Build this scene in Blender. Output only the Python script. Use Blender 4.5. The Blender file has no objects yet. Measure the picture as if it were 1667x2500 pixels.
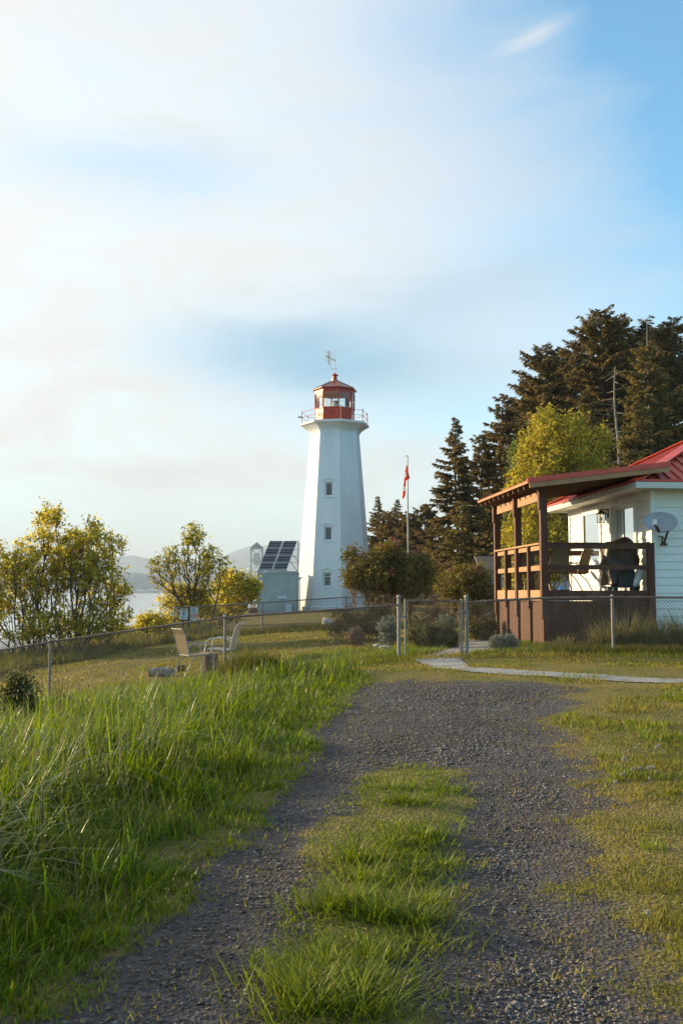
import bpy, math, random
import numpy as np
from mathutils import Vector, Matrix

R = math.radians
random.seed(7)
rng = np.random.default_rng(11)
S = bpy.context.scene
C = S.collection

# ------------------------------------------------------------------ camera
CAMZ = 1.5
F = 2300.0
PITCH = math.atan2(1443 - 1250, F)
cam = bpy.data.cameras.new('camera')
cam.sensor_fit = 'AUTO'
cam.sensor_width = 36
cam.lens = F / 2500 * 36
cam.clip_start = 0.05
cam.clip_end = 30000
camo = bpy.data.objects.new('camera', cam)
camo.location = (0, 0, CAMZ)
camo.rotation_euler = (math.pi / 2 + PITCH, 0, 0)
C.objects.link(camo)
S.camera = camo

# ------------------------------------------------------------------ light
SUN_AZ = R(-64)      # left of the view direction (+Y)
SUN_EL = R(12.5)
sd = Vector((math.sin(SUN_AZ) * math.cos(SUN_EL), math.cos(SUN_AZ) * math.cos(SUN_EL), math.sin(SUN_EL)))
sl = bpy.data.lights.new('sun', 'SUN')
sl.energy = 5.0
sl.angle = R(0.6)
sl.color = (1.0, 0.78, 0.46)
so = bpy.data.objects.new('sun', sl)
so.rotation_euler = sd.to_track_quat('Z', 'Y').to_euler()
so.location = (-30, 10, 20)
C.objects.link(so)

W = bpy.data.worlds.new('World')
S.world = W
W.use_nodes = True
wt = W.node_tree
wt.nodes.clear()
def wn(t, **k):
    n = wt.nodes.new(t)
    for a, b in k.items():
        setattr(n, a, b)
    return n
def wl(a, b):
    wt.links.new(a, b)
def wmath(op, a, b=None, c=None):
    n = wn('ShaderNodeMath', operation=op)
    for i, v in enumerate((a, b, c)):
        if v is None:
            continue
        if isinstance(v, (int, float)):
            n.inputs[i].default_value = v
        else:
            wl(v, n.inputs[i])
    return n.outputs[0]
wo = wn('ShaderNodeOutputWorld')
bg = wn('ShaderNodeBackground')
bg.inputs[1].default_value = 0.1
wl(bg.outputs[0], wo.inputs[0])
sky = wn('ShaderNodeTexSky')
sky.sky_type = 'NISHITA'
sky.sun_disc = False
sky.sun_elevation = SUN_EL
sky.sun_rotation = SUN_AZ % (2 * math.pi)
sky.air_density = 1.0
sky.dust_density = 0.4
sky.ozone_density = 2.0
tc = wn('ShaderNodeTexCoord')
sx = wn('ShaderNodeSeparateXYZ')
wl(tc.outputs['Generated'], sx.inputs[0])
AZ = wmath('MULTIPLY', wmath('ARCTAN2', sx.outputs[0], sx.outputs[1]), 57.2958)
EL = wmath('MULTIPLY', wmath('ARCSINE', sx.outputs[2]), 57.2958)
comb = wn('ShaderNodeCombineXYZ')
wl(wmath('MULTIPLY', AZ, 0.045), comb.inputs[0])
wl(wmath('MULTIPLY', EL, 0.14), comb.inputs[1])
n1 = wn('ShaderNodeTexNoise')
n1.inputs['Scale'].default_value = 1.0
n1.inputs['Detail'].default_value = 7
n1.inputs['Roughness'].default_value = 0.52
n1.inputs['Distortion'].default_value = 0.6
wl(comb.outputs[0], n1.inputs['Vector'])
comb2 = wn('ShaderNodeCombineXYZ')
wl(wmath('ADD', wmath('MULTIPLY', AZ, 0.11), wmath('MULTIPLY', EL, -0.05)), comb2.inputs[0])
wl(wmath('MULTIPLY', EL, 0.30), comb2.inputs[1])
comb2.inputs[2].default_value = 3.7
n2 = wn('ShaderNodeTexNoise')
n2.inputs['Scale'].default_value = 1.0
n2.inputs['Detail'].default_value = 9
n2.inputs['Roughness'].default_value = 0.6
n2.inputs['Distortion'].default_value = 0.8
wl(comb2.outputs[0], n2.inputs['Vector'])
N1 = wmath('SUBTRACT', n1.outputs[0], 0.5)
N2 = wmath('SUBTRACT', n2.outputs[0], 0.5)
def gap(a0, e0, sa, se, tilt, amp, k=0.9, q=1.0):
    """a clearing in the high cloud, centred on azimuth a0 / elevation e0 (degrees)"""
    ct, st = math.cos(R(tilt)), math.sin(R(tilt))
    da = wmath('ADD', wmath('SUBTRACT', AZ, a0), wmath('MULTIPLY', N1, 9.0 * q))
    de = wmath('ADD', wmath('SUBTRACT', EL, e0), wmath('MULTIPLY', N2, 4.0 * q))
    u = wmath('DIVIDE', wmath('ADD', wmath('MULTIPLY', da, ct), wmath('MULTIPLY', de, st)), sa)
    v = wmath('DIVIDE', wmath('SUBTRACT', wmath('MULTIPLY', de, ct), wmath('MULTIPLY', da, st)), se)
    r2 = wmath('ADD', wmath('MULTIPLY', u, u), wmath('MULTIPLY', v, v))
    return wmath('MULTIPLY', wmath('EXPONENT', wmath('MULTIPLY', r2, -k)), amp)
gaps = [gap(-3.0, 13.8, 8.5, 2.7, -3, 0.2), gap(27, 27, 13, 17, 24, 1.15, 0.7),
        gap(-13, 24.3, 7.5, 1.8, 0, 0.36), gap(-14, 37, 12, 6, 0, 0.14), gap(9, 10.5, 9, 2.2, 0, 0.34), gap(-8, 3.4, 26, 2.0, 0, 0.08),
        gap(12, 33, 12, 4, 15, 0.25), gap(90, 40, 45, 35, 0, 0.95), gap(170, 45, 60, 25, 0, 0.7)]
gaps.append(wn('ShaderNodeMath', operation='MULTIPLY', use_clamp=True).outputs[0])  # unseen clear sky high overhead, added to lower the ambient light
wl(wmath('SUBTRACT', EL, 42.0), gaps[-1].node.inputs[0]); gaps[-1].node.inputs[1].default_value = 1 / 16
gaps.append(wn('ShaderNodeMath', operation='MULTIPLY', use_clamp=True).outputs[0])  # unseen clear sky at the sides and behind, added to deepen the shade
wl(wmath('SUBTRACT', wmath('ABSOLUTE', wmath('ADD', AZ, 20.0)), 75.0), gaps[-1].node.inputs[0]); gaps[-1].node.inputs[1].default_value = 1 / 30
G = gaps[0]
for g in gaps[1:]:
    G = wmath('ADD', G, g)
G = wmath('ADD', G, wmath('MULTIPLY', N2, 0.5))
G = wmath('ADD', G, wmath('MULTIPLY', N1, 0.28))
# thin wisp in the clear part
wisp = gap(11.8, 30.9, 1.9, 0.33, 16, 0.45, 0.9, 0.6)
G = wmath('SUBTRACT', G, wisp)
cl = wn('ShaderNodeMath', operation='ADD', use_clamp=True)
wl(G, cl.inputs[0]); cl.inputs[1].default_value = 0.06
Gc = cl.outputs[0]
# brightness of the cloud sheet: brighter and warmer towards the sun
vd = wn('ShaderNodeVectorMath', operation='DOT_PRODUCT')
wl(tc.outputs['Generated'], vd.inputs[0]); vd.inputs[1].default_value = tuple(sd)
sunness = wmath('POWER', wmath('MULTIPLY', wmath('ADD', vd.outputs['Value'], 1.0), 0.5), 2.0)
cc = wn('ShaderNodeMixRGB')
wl(wmath('MULTIPLY', sunness, 1.0), cc.inputs[0])
cc.inputs[1].default_value = (2.85, 3.2, 3.7, 1)
cc.inputs[2].default_value = (4.65, 4.5, 4.2, 1)
skyb = wn('ShaderNodeMixRGB', blend_type='MULTIPLY')
skyb.inputs[0].default_value = 1
wl(sky.outputs[0], skyb.inputs[1])
skyb.inputs[2].default_value = (0.74, 1.38, 1.48, 1)
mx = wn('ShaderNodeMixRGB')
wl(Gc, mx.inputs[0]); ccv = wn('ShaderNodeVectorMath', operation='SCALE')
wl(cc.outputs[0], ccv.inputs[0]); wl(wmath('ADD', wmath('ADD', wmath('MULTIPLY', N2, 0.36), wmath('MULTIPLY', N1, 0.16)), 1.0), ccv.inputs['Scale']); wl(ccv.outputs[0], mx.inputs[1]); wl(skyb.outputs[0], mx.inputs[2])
# a denser blue grey band of cloud low in the middle
band_ = wn('ShaderNodeMath', operation='ADD', use_clamp=True)
wl(gap(-0.6, 13.9, 7.6, 2.3, -3, 0.80), band_.inputs[0]); wl(gap(7, 17.6, 7.0, 1.6, 10, 0.30), band_.inputs[1])
mb2 = wn('ShaderNodeMixRGB')
wl(band_.outputs[0], mb2.inputs[0]); wl(mx.outputs[0], mb2.inputs[1]); mb2.inputs[2].default_value = (0.85, 2.05, 3.1, 1)
# unseen dim cream cloud overhead, added to warm the ambient light on the ground
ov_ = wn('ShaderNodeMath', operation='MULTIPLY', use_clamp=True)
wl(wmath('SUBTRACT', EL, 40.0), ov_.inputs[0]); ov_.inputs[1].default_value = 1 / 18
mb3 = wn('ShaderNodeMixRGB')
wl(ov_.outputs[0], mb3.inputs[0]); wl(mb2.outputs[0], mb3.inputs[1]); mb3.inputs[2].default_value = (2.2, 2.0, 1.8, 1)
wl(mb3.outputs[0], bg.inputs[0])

S.view_settings.view_transform = 'Standard'
S.view_settings.look = 'None'
S.view_settings.exposure = 1.28
S.view_settings.gamma = 1
S.cycles.max_bounces = 8
S.cycles.transparent_max_bounces = 12
S.cycles.volume_bounces = 0
S.cycles.use_denoising = True
S.cycles.caustics_reflective = False
S.cycles.caustics_refractive = False

# ------------------------------------------------------------------ materials
MATS = {}
def mat(name, col, col2=None, scale=4.0, rough=0.7, bump=0.0, bscale=40.0, metal=0.0, spec=0.5, stretch=(1, 1, 1),
        island=0.0, transl=0.0, tcol=None, detail=5, contrast=(0.35, 0.65), col3=None, s3=0.6, t3=(0.55, 0.7)):
    m = bpy.data.materials.new(name)
    m.use_nodes = True
    t = m.node_tree
    N = t.nodes; L = t.links
    p = N['Principled BSDF']
    p.inputs['Roughness'].default_value = rough
    p.inputs['Metallic'].default_value = metal
    p.inputs['Specular IOR Level'].default_value = spec
    co = N.new('ShaderNodeTexCoord')
    mp = N.new('ShaderNodeMapping')
    mp.inputs['Scale'].default_value = stretch
    L.new(co.outputs['Object'], mp.inputs['Vector'])
    c4 = tuple(col) + (1,)
    last = None
    if col2 is not None:
        nz = N.new('ShaderNodeTexNoise')
        nz.inputs['Scale'].default_value = scale
        nz.inputs['Detail'].default_value = detail
        nz.inputs['Roughness'].default_value = 0.6
        L.new(mp.outputs[0], nz.inputs['Vector'])
        rp = N.new('ShaderNodeValToRGB')
        rp.color_ramp.elements[0].position = contrast[0]
        rp.color_ramp.elements[1].position = contrast[1]
        rp.color_ramp.elements[0].color = c4
        rp.color_ramp.elements[1].color = tuple(col2) + (1,)
        L.new(nz.outputs['Fac'], rp.inputs[0])
        last = rp.outputs[0]
    if col3 is not None:
        nz = N.new('ShaderNodeTexNoise')
        nz.inputs['Scale'].default_value = s3
        nz.inputs['Detail'].default_value = 8
        nz.inputs['Roughness'].default_value = 0.65
        L.new(mp.outputs[0], nz.inputs['Vector'])
        rp = N.new('ShaderNodeValToRGB')
        rp.color_ramp.elements[0].position = t3[0]
        rp.color_ramp.elements[1].position = t3[1]
        rp.color_ramp.elements[0].color = (0, 0, 0, 1)
        rp.color_ramp.elements[1].color = (1, 1, 1, 1)
        L.new(nz.outputs['Fac'], rp.inputs[0])
        mm = N.new('ShaderNodeMixRGB')
        L.new(rp.outputs[0], mm.inputs[0])
        if last is not None:
            L.new(last, mm.inputs[1])
        else:
            mm.inputs[1].default_value = c4
        mm.inputs[2].default_value = tuple(col3) + (1,)
        last = mm.outputs[0]
    if island:
        ge = N.new('ShaderNodeNewGeometry')
        hs = N.new('ShaderNodeHueSaturation')
        mr = N.new('ShaderNodeMapRange')
        mr.inputs[3].default_value = 1 - island
        mr.inputs[4].default_value = 1 + island
        L.new(ge.outputs['Random Per Island'], mr.inputs[0])
        L.new(mr.outputs[0], hs.inputs['Value'])
        m2 = N.new('ShaderNodeMath'); m2.operation = 'MULTIPLY'; m2.inputs[1].default_value = 37.7
        m3 = N.new('ShaderNodeMath'); m3.operation = 'FRACT'
        mr2 = N.new('ShaderNodeMapRange')
        mr2.inputs[3].default_value = 0.5 - island * 0.06
        mr2.inputs[4].default_value = 0.5 + island * 0.06
        L.new(ge.outputs['Random Per Island'], m2.inputs[0]); L.new(m2.outputs[0], m3.inputs[0])
        L.new(m3.outputs[0], mr2.inputs[0]); L.new(mr2.outputs[0], hs.inputs['Hue'])
        if last is not None:
            L.new(last, hs.inputs['Color'])
        else:
            hs.inputs['Color'].default_value = c4
        last = hs.outputs[0]
    if last is not None:
        L.new(last, p.inputs['Base Color'])
    else:
        p.inputs['Base Color'].default_value = c4
    if bump:
        bz = N.new('ShaderNodeTexNoise')
        bz.inputs['Scale'].default_value = bscale
        bz.inputs['Detail'].default_value = 6
        L.new(mp.outputs[0], bz.inputs['Vector'])
        bp = N.new('ShaderNodeBump')
        bp.inputs['Strength'].default_value = bump
        bp.inputs['Distance'].default_value = 0.02
        L.new(bz.outputs['Fac'], bp.inputs['Height'])
        L.new(bp.outputs[0], p.inputs['Normal'])
    if transl:
        tr = N.new('ShaderNodeBsdfTranslucent')
        if tcol is not None:
            hm = N.new('ShaderNodeMixRGB'); hm.blend_type = 'MULTIPLY'; hm.inputs[0].default_value = 1
            if last is not None:
                L.new(last, hm.inputs[1])
            else:
                hm.inputs[1].default_value = c4
            hm.inputs[2].default_value = tuple(tcol) + (1,)
            L.new(hm.outputs[0], tr.inputs[0])
        elif last is not None:
            L.new(last, tr.inputs[0])
        else:
            tr.inputs[0].default_value = c4
        ms = N.new('ShaderNodeMixShader')
        ms.inputs[0].default_value = transl
        L.new(p.outputs[0], ms.inputs[1]); L.new(tr.outputs[0], ms.inputs[2])
        L.new(ms.outputs[0], N['Material Output'].inputs['Surface'])
    MATS[name] = m
    return m

mat('white_paint_tower', (0.80, 0.82, 0.83), (0.72, 0.75, 0.78), 0.8, 0.75, 0.35, 14, spec=0.2, stretch=(1, 1, .22), col3=(0.58, 0.57, 0.53), s3=2.2, t3=(0.62, 0.85))
mat('white_trim', (0.80, 0.80, 0.78), (0.74, 0.74, 0.72), 6, 0.5)
mat('siding', (0.80, 0.785, 0.745), (0.74, 0.72, 0.68), 2.2, 0.5, 0.1, 30, stretch=(1, 1, 4))
mat('red_paint', (0.46, 0.048, 0.018), (0.36, 0.036, 0.014), 3, 0.5, 0.1, 20)
mat('red_roof_lantern', (0.36, 0.09, 0.065), (0.26, 0.07, 0.055), 3, 0.34)
mat('red_metal_roof', (0.48, 0.070, 0.032), (0.38, 0.054, 0.025), 1.2, 0.42)
mat('red_flashing', (0.62, 0.060, 0.025), (0.50, 0.048, 0.020), 3, 0.4)
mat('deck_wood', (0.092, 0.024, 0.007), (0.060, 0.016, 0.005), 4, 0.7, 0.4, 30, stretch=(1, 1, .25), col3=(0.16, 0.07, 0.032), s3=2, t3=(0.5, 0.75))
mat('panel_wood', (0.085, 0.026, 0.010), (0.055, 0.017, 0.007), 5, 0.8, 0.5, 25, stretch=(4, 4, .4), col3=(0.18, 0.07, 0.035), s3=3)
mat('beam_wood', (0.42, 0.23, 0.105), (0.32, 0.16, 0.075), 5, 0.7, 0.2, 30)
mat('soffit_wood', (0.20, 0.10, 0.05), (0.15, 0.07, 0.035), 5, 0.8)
mat('glass_dark', (0.05, 0.06, 0.07), rough=0.03, spec=1.0)
mat('glass_window', (0.75, 0.78, 0.80), rough=0.02, spec=1.0, metal=0.9)
mat('window_brown', (0.13, 0.085, 0.06), (0.07, 0.05, 0.04), 1.5, 0.25, spec=0.8)
mat('galvanised', (0.25, 0.24, 0.25), (0.19, 0.18, 0.18), 9, 0.5, metal=0.3, col3=(0.25, 0.13, 0.08), s3=6, t3=(0.60, 0.72))
mat('rusty_pipe', (0.17, 0.085, 0.06), (0.27, 0.20, 0.17), 7, 0.75, metal=0.2)
mat('wire', (0.13, 0.095, 0.075), (0.22, 0.18, 0.16), 3, 0.55, metal=0.3)
mat('dark_metal', (0.035, 0.03, 0.028), rough=0.5)
mat('bronze', (0.10, 0.055, 0.025), rough=0.45, metal=0.3)
mat('white_metal', (0.70, 0.71, 0.72), (0.6, 0.6, 0.6), 5, 0.45)
mat('grey_metal', (0.34, 0.35, 0.36), rough=0.45, metal=0.3)
mat('hut_wall', (0.42, 0.47, 0.47), (0.33, 0.38, 0.39), 0.9, 0.75, 0.15, 20, col3=(0.30, 0.34, 0.36), s3=1.7)
mat('pale_box', (0.55, 0.66, 0.78), rough=0.5)
mat('brick_red', (0.22, 0.11, 0.09), (0.15, 0.07, 0.06), 8, 0.9)
mat('sling', (0.22, 0.165, 0.09), (0.30, 0.22, 0.12), 30, 0.8, transl=0.25)
mat('sling_pale', (0.50, 0.46, 0.38), (0.42, 0.38, 0.31), 30, 0.8, transl=0.35)
mat('cover', (0.030, 0.012, 0.007), (0.050, 0.024, 0.015), 4, 0.45, 0.8, 6)
mat('black', (0.015, 0.013, 0.012), rough=0.5)
mat('blue_cloth', (0.10, 0.25, 0.60), (0.2, 0.4, 0.75), 20, 0.6)
mat('dish', (0.36, 0.38, 0.41), (0.31, 0.33, 0.37), 3, 0.45)
mat('dish_red', (0.35, 0.12, 0.14), rough=0.6)
mat('dish_grey', (0.20, 0.22, 0.26), rough=0.6)
mat('concrete', (0.33, 0.33, 0.33), (0.25, 0.25, 0.25), 3, 0.85, 0.3, 60, col3=(0.17, 0.155, 0.12), s3=2.6, t3=(0.48, 0.66))
mat('rock', (0.58, 0.58, 0.58), (0.38, 0.38, 0.38), 6, 0.85, 0.6, 12)
mat('bark', (0.075, 0.052, 0.036), (0.13, 0.10, 0.075), 9, 0.9, 0.6, 25, stretch=(1, 1, .2))
mat('bark_pale', (0.30, 0.26, 0.21), (0.17, 0.13, 0.10), 5, 0.9, 0.3, 15, stretch=(1, 1, .2))
mat('cut_wood', (0.42, 0.25, 0.12), (0.30, 0.17, 0.08), 12, 0.8)
mat('log_bark', (0.28, 0.29, 0.32), (0.12, 0.11, 0.11), 14, 0.9, 0.6, 30)
mat('flag_red', (0.85, 0.060, 0.012), rough=0.7, transl=0.3)
mat('flag_white', (0.80, 0.77, 0.75), rough=0.7, transl=0.3)
mat('sign_white', (0.68, 0.73, 0.76), rough=0.5)
mat('sign_orange', (0.60, 0.12, 0.05), rough=0.5)
mat('sign_dark', (0.08, 0.03, 0.04), rough=0.5)
mat('sign_olive', (0.20, 0.15, 0.06), rough=0.5)
mat('sign_blue', (0.14, 0.22, 0.33), rough=0.5)
mat('solar_cell', (0.020, 0.022, 0.05), (0.035, 0.035, 0.07), 3, 0.35, spec=0.6)
mat('solar_dot', (0.50, 0.55, 0.6), rough=0.6)
mat('red_bloom', (0.34, 0.07, 0.085), (0.40, 0.12, 0.13), 6, 0.7, island=0.3, transl=0.35)
mat('dandelion', (0.45, 0.43, 0.36), rough=0.9, transl=0.3)
mat('dandelion_stem', (0.16, 0.18, 0.05), rough=0.7)
mat('bulb', (0.75, 0.70, 0.60), rough=0.2)
mat('fir_needles', (0.165, 0.125, 0.050), (0.235, 0.175, 0.068), 0.5, 0.8, island=0.45, transl=0.45, spec=0.15)
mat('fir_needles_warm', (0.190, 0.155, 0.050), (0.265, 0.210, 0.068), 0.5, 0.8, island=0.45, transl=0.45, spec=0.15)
mat('maple_leaves', (0.30, 0.275, 0.045), (0.42, 0.37, 0.060), 0.7, 0.6, island=0.4, transl=0.45, tcol=(1.5, 1.35, 0.7), spec=0.2)
mat('poplar_leaves', (0.15, 0.19, 0.05), (0.21, 0.24, 0.06), 0.9, 0.6, island=0.35, transl=0.4, spec=0.2)
mat('shore_leaves', (0.33, 0.32, 0.065), (0.44, 0.39, 0.075), 0.8, 0.6, island=0.45, transl=0.55, tcol=(1.7, 1.5, 0.7), spec=0.2)
mat('shore_leaves_green', (0.22, 0.22, 0.04), (0.31, 0.29, 0.05), 0.8, 0.6, island=0.4, transl=0.55, tcol=(1.6, 1.5, 0.8), spec=0.2)
mat('lilac_leaves', (0.105, 0.092, 0.024), (0.17, 0.145, 0.032), 1.2, 0.55, island=0.4, transl=0.35, tcol=(1.4, 1.3, 0.7), spec=0.3)
mat('twig_brown', (0.15, 0.09, 0.055), (0.22, 0.14, 0.08), 6, 0.85)
mat('shrub_dark', (0.085, 0.088, 0.024), (0.13, 0.125, 0.03), 3, 0.7, island=0.4, transl=0.25, spec=0.2)
mat('shrub_rust', (0.18, 0.115, 0.06), (0.20, 0.17, 0.065), 2, 0.75, island=0.4, transl=0.25, spec=0.2)
mat('shrub_sage', (0.20, 0.23, 0.17), (0.27, 0.30, 0.24), 3, 0.75, island=0.3, transl=0.25, spec=0.2)
mat('heather', (0.20, 0.11, 0.09), (0.27, 0.19, 0.15), 5, 0.8, island=0.3, transl=0.2)
mat('tall_grass_blade', (0.100, 0.160, 0.006), (0.185, 0.225, 0.010), 0.9, 0.42, island=0.5, transl=0.5, tcol=(1.3, 1.35, 0.45), spec=0.28)
mat('arched_blade', (0.085, 0.15, 0.025), (0.13, 0.20, 0.035), 0.9, 0.36, island=0.35, transl=0.3, spec=0.7)
mat('straw_blade', (0.30, 0.24, 0.11), (0.20, 0.16, 0.07), 2, 0.6, island=0.3, transl=0.35)
mat('lawn_blade', (0.29, 0.235, 0.055), (0.185, 0.195, 0.028), 0.9, 0.6, island=0.45, transl=0.4, tcol=(1.3, 1.25, 0.6), spec=0.25, contrast=(0.42, 0.58))
mat('verge_blade', (0.125, 0.185, 0.012), (0.20, 0.225, 0.022), 1.3, 0.5, island=0.4, transl=0.45, tcol=(1.3, 1.3, 0.55), spec=0.35)
mat('bank_blade', (0.095, 0.11, 0.020), (0.15, 0.145, 0.035), 0.6, 0.6, island=0.4, transl=0.4, tcol=(1.3, 1.2, 0.6), spec=0.25)
mat('pampas_blade', (0.30, 0.26, 0.11), (0.15, 0.16, 0.04), 1.5, 0.6, island=0.4, transl=0.35, spec=0.3)
mat('stone_grey', (0.175, 0.158, 0.160), (0.060, 0.049, 0.043), 3, 0.55, island=0.95, spec=0.5, col3=(0.10, 0.075, 0.058), s3=0.9, t3=(0.45, 0.6))
mat('shed_wall', (0.42, 0.48, 0.54), (0.36, 0.42, 0.48), 3, 0.8)
mat('shed_roof', (0.16, 0.13, 0.11), (0.12, 0.10, 0.09), 3, 0.8)
mat('far_hill', (0.02, 0.055, 0.10), (0.035, 0.07, 0.11), 0.002, 0.95)
mat('lens_glass', (0.75, 0.70, 0.55), rough=0.1, spec=1)

def glass_mat():
    m = bpy.data.materials.new('lantern_glass'); m.use_nodes = True
    N = m.node_tree.nodes; L = m.node_tree.links
    N.clear()
    o = N.new('ShaderNodeOutputMaterial'); g = N.new('ShaderNodeBsdfGlossy'); t = N.new('ShaderNodeBsdfTransparent')
    g.inputs['Roughness'].default_value = 0.02
    t.inputs[0].default_value = (0.93, 0.96, 0.95, 1)
    fr = N.new('ShaderNodeFresnel'); fr.inputs[0].default_value = 1.45
    x = N.new('ShaderNodeMixShader')
    L.new(fr.outputs[0], x.inputs[0]); L.new(t.outputs[0], x.inputs[1]); L.new(g.outputs[0], x.inputs[2]); L.new(x.outputs[0], o.inputs[0])
    MATS['lantern_glass'] = m
glass_mat()

# ------------------------------------------------------------------ object helpers
def tag(o, label=None, cat=None, group=None, kind=None):
    if label: o['label'] = label
    if cat: o['category'] = cat
    if group: o['group'] = group
    if kind: o['kind'] = kind
    return o

def thing(name, label, cat, loc=(0, 0, 0), rz=0.0, group=None):
    o = bpy.data.objects.new(name, None)
    o.empty_display_size = 0.2
    o.location = loc
    o.rotation_euler = (0, 0, rz)
    C.objects.link(o)
    return tag(o, label, cat, group)

def np_mesh(name, verts, faces, smooth=False):
    """faces: (n,3) or (n,4) int array"""
    verts = np.asarray(verts, dtype=np.float32); faces = np.asarray(faces, dtype=np.int32)
    me = bpy.data.meshes.new(name)
    k = faces.shape[1]
    me.vertices.add(len(verts)); me.vertices.foreach_set('co', verts.ravel())
    me.loops.add(faces.size); me.loops.foreach_set('vertex_index', faces.ravel())
    me.polygons.add(len(faces))
    me.polygons.foreach_set('loop_start', np.arange(0, faces.size, k, dtype=np.int32))
    me.polygons.foreach_set('loop_total', np.full(len(faces), k, dtype=np.int32))
    if smooth:
        me.polygons.foreach_set('use_smooth', np.ones(len(faces), dtype=bool))
    me.update(calc_edges=True)
    return me

def np_obj(name, verts, faces, material, parent=None, smooth=False):
    o = bpy.data.objects.new(name, np_mesh(name, verts, faces, smooth))
    o.data.materials.append(MATS[material] if isinstance(material, str) else material)
    C.objects.link(o)
    if parent: o.parent = parent
    return o

class MB:
    def __init__(s):
        s.v = []; s.f = []; s.m = []; s.M = Matrix.Identity(4); s.mi = 0
    def add(s, vs, fs):
        b = len(s.v)
        s.v += [tuple(s.M @ Vector(p)) for p in vs]
        s.f += [tuple(b + i for i in f) for f in fs]
        s.m += [s.mi] * len(fs)
        return s
    def box(s, c, d, rz=0.0):
        x, y, z = (a / 2 for a in d)
        cs, sn = math.cos(rz), math.sin(rz)
        vs = []
        for k in (-1, 1):
            for j in (-1, 1):
                for i in (-1, 1):
                    px, py = i * x, j * y
                    vs.append((c[0] + px * cs - py * sn, c[1] + px * sn + py * cs, c[2] + k * z))
        s.add(vs, [(0, 2, 3, 1), (4, 5, 7, 6), (0, 1, 5, 4), (2, 6, 7, 3), (0, 4, 6, 2), (1, 3, 7, 5)])
        return s
    def span(s, a, b):
        """box from corner a to corner b"""
        return s.box([(a[i] + b[i]) / 2 for i in range(3)], [abs(b[i] - a[i]) for i in range(3)])
    def bar(s, a, b, w, h, up=(0, 0, 1)):
        """rectangular bar from a to b: w across, h along up"""
        a = Vector(a); b = Vector(b); d = (b - a).normalized()
        up = Vector(up)
        side = d.cross(up)
        if side.length < 1e-4: side = d.cross(Vector((0, 1, 0)))
        side.normalize(); u = side.cross(d).normalized()
        vs = []
        for p in (a, b):
            for i, j in ((-1, -1), (1, -1), (1, 1), (-1, 1)):
                vs.append(tuple(p + side * (i * w / 2) + u * (j * h / 2)))
        s.add(vs, [(3, 2, 1, 0), (4, 5, 6, 7), (0, 1, 5, 4), (1, 2, 6, 5), (2, 3, 7, 6), (3, 0, 4, 7)])
        return s
    def tube(s, pts, r, n=8, cap=True):
        pts = [Vector(p) for p in pts]
        rr = r if isinstance(r, (list, tuple)) else [r] * len(pts)
        vs = []; fs = []
        ref = None
        for i, p in enumerate(pts):
            d = (pts[min(i + 1, len(pts) - 1)] - pts[max(i - 1, 0)]).normalized()
            if ref is None:
                ref = d.cross(Vector((0, 0, 1)))
                if ref.length < 1e-3: ref = d.cross(Vector((0, 1, 0)))
            a = (ref - d * ref.dot(d)).normalized(); b = d.cross(a); ref = a
            for k in range(n):
                t = 2 * math.pi * k / n
                vs.append(tuple(p + (a * math.cos(t) + b * math.sin(t)) * rr[i]))
        for i in range(len(pts) - 1):
            for k in range(n):
                fs.append((i * n + k, i * n + (k + 1) % n, (i + 1) * n + (k + 1) % n, (i + 1) * n + k))
        if cap:
            fs.append(tuple(range(n))[::-1]); fs.append(tuple((len(pts) - 1) * n + k for k in range(n)))
        s.add(vs, fs)
        return s
    def lathe(s, prof, n=16, c=(0, 0, 0), phase=0.0, cap=True):
        """prof: list of (r, z)"""
        vs = []; fs = []
        for r, z in prof:
            for k in range(n):
                t = phase + 2 * math.pi * k / n
                vs.append((c[0] + r * math.sin(t), c[1] - r * math.cos(t), c[2] + z))
        for i in range(len(prof) - 1):
            for k in range(n):
                fs.append((i * n + k, i * n + (k + 1) % n, (i + 1) * n + (k + 1) % n, (i + 1) * n + k))
        if cap:
            fs.append(tuple(range(n))[::-1]); fs.append(tuple((len(prof) - 1) * n + k for k in range(n)))
        s.add(vs, fs)
        return s
    def prism(s, poly, a, axis='x', t=0.1):
        """extrude a 2D polygon; axis x: poly in (y,z) from x=a to a+t; axis y: poly in (x,z)"""
        n = len(poly)
        vs = []
        for o in (a, a + t):
            for p in poly:
                vs.append((o, p[0], p[1]) if axis == 'x' else ((p[0], o, p[1]) if axis == 'y' else (p[0], p[1], o)))
        fs = [tuple(range(n)), tuple(range(2 * n - 1, n - 1, -1))]
        for i in range(n):
            j = (i + 1) % n
            fs.append((i, i + n, j + n, j))
        s.add(vs, fs)
        return s
    def quad(s, a, b, c, d):
        return s.add([a, b, c, d], [(0, 1, 2, 3)])
    def build(s, name, material, parent=None, smooth=False, bevel=0.0):
        me = bpy.data.meshes.new(name)
        me.from_pydata(s.v, [], s.f)
        mats = material if isinstance(material, (list, tuple)) else [material]
        for m in mats: me.materials.append(MATS[m])
        if len(mats) > 1: me.polygons.foreach_set('material_index', s.m)
        if smooth: me.polygons.foreach_set('use_smooth', [True] * len(me.polygons))
        me.update()
        o = bpy.data.objects.new(name, me)
        C.objects.link(o)
        if parent: o.parent = parent
        if bevel:
            b = o.modifiers.new('bevel', 'BEVEL'); b.width = bevel; b.segments = 1; b.limit_method = 'ANGLE'
        return o

def copy_tree(o, parent=None):
    c = o.copy(); C.objects.link(c)
    if parent: c.parent = parent
    for ch in list(o.children): copy_tree(ch, c)
    return c

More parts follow.
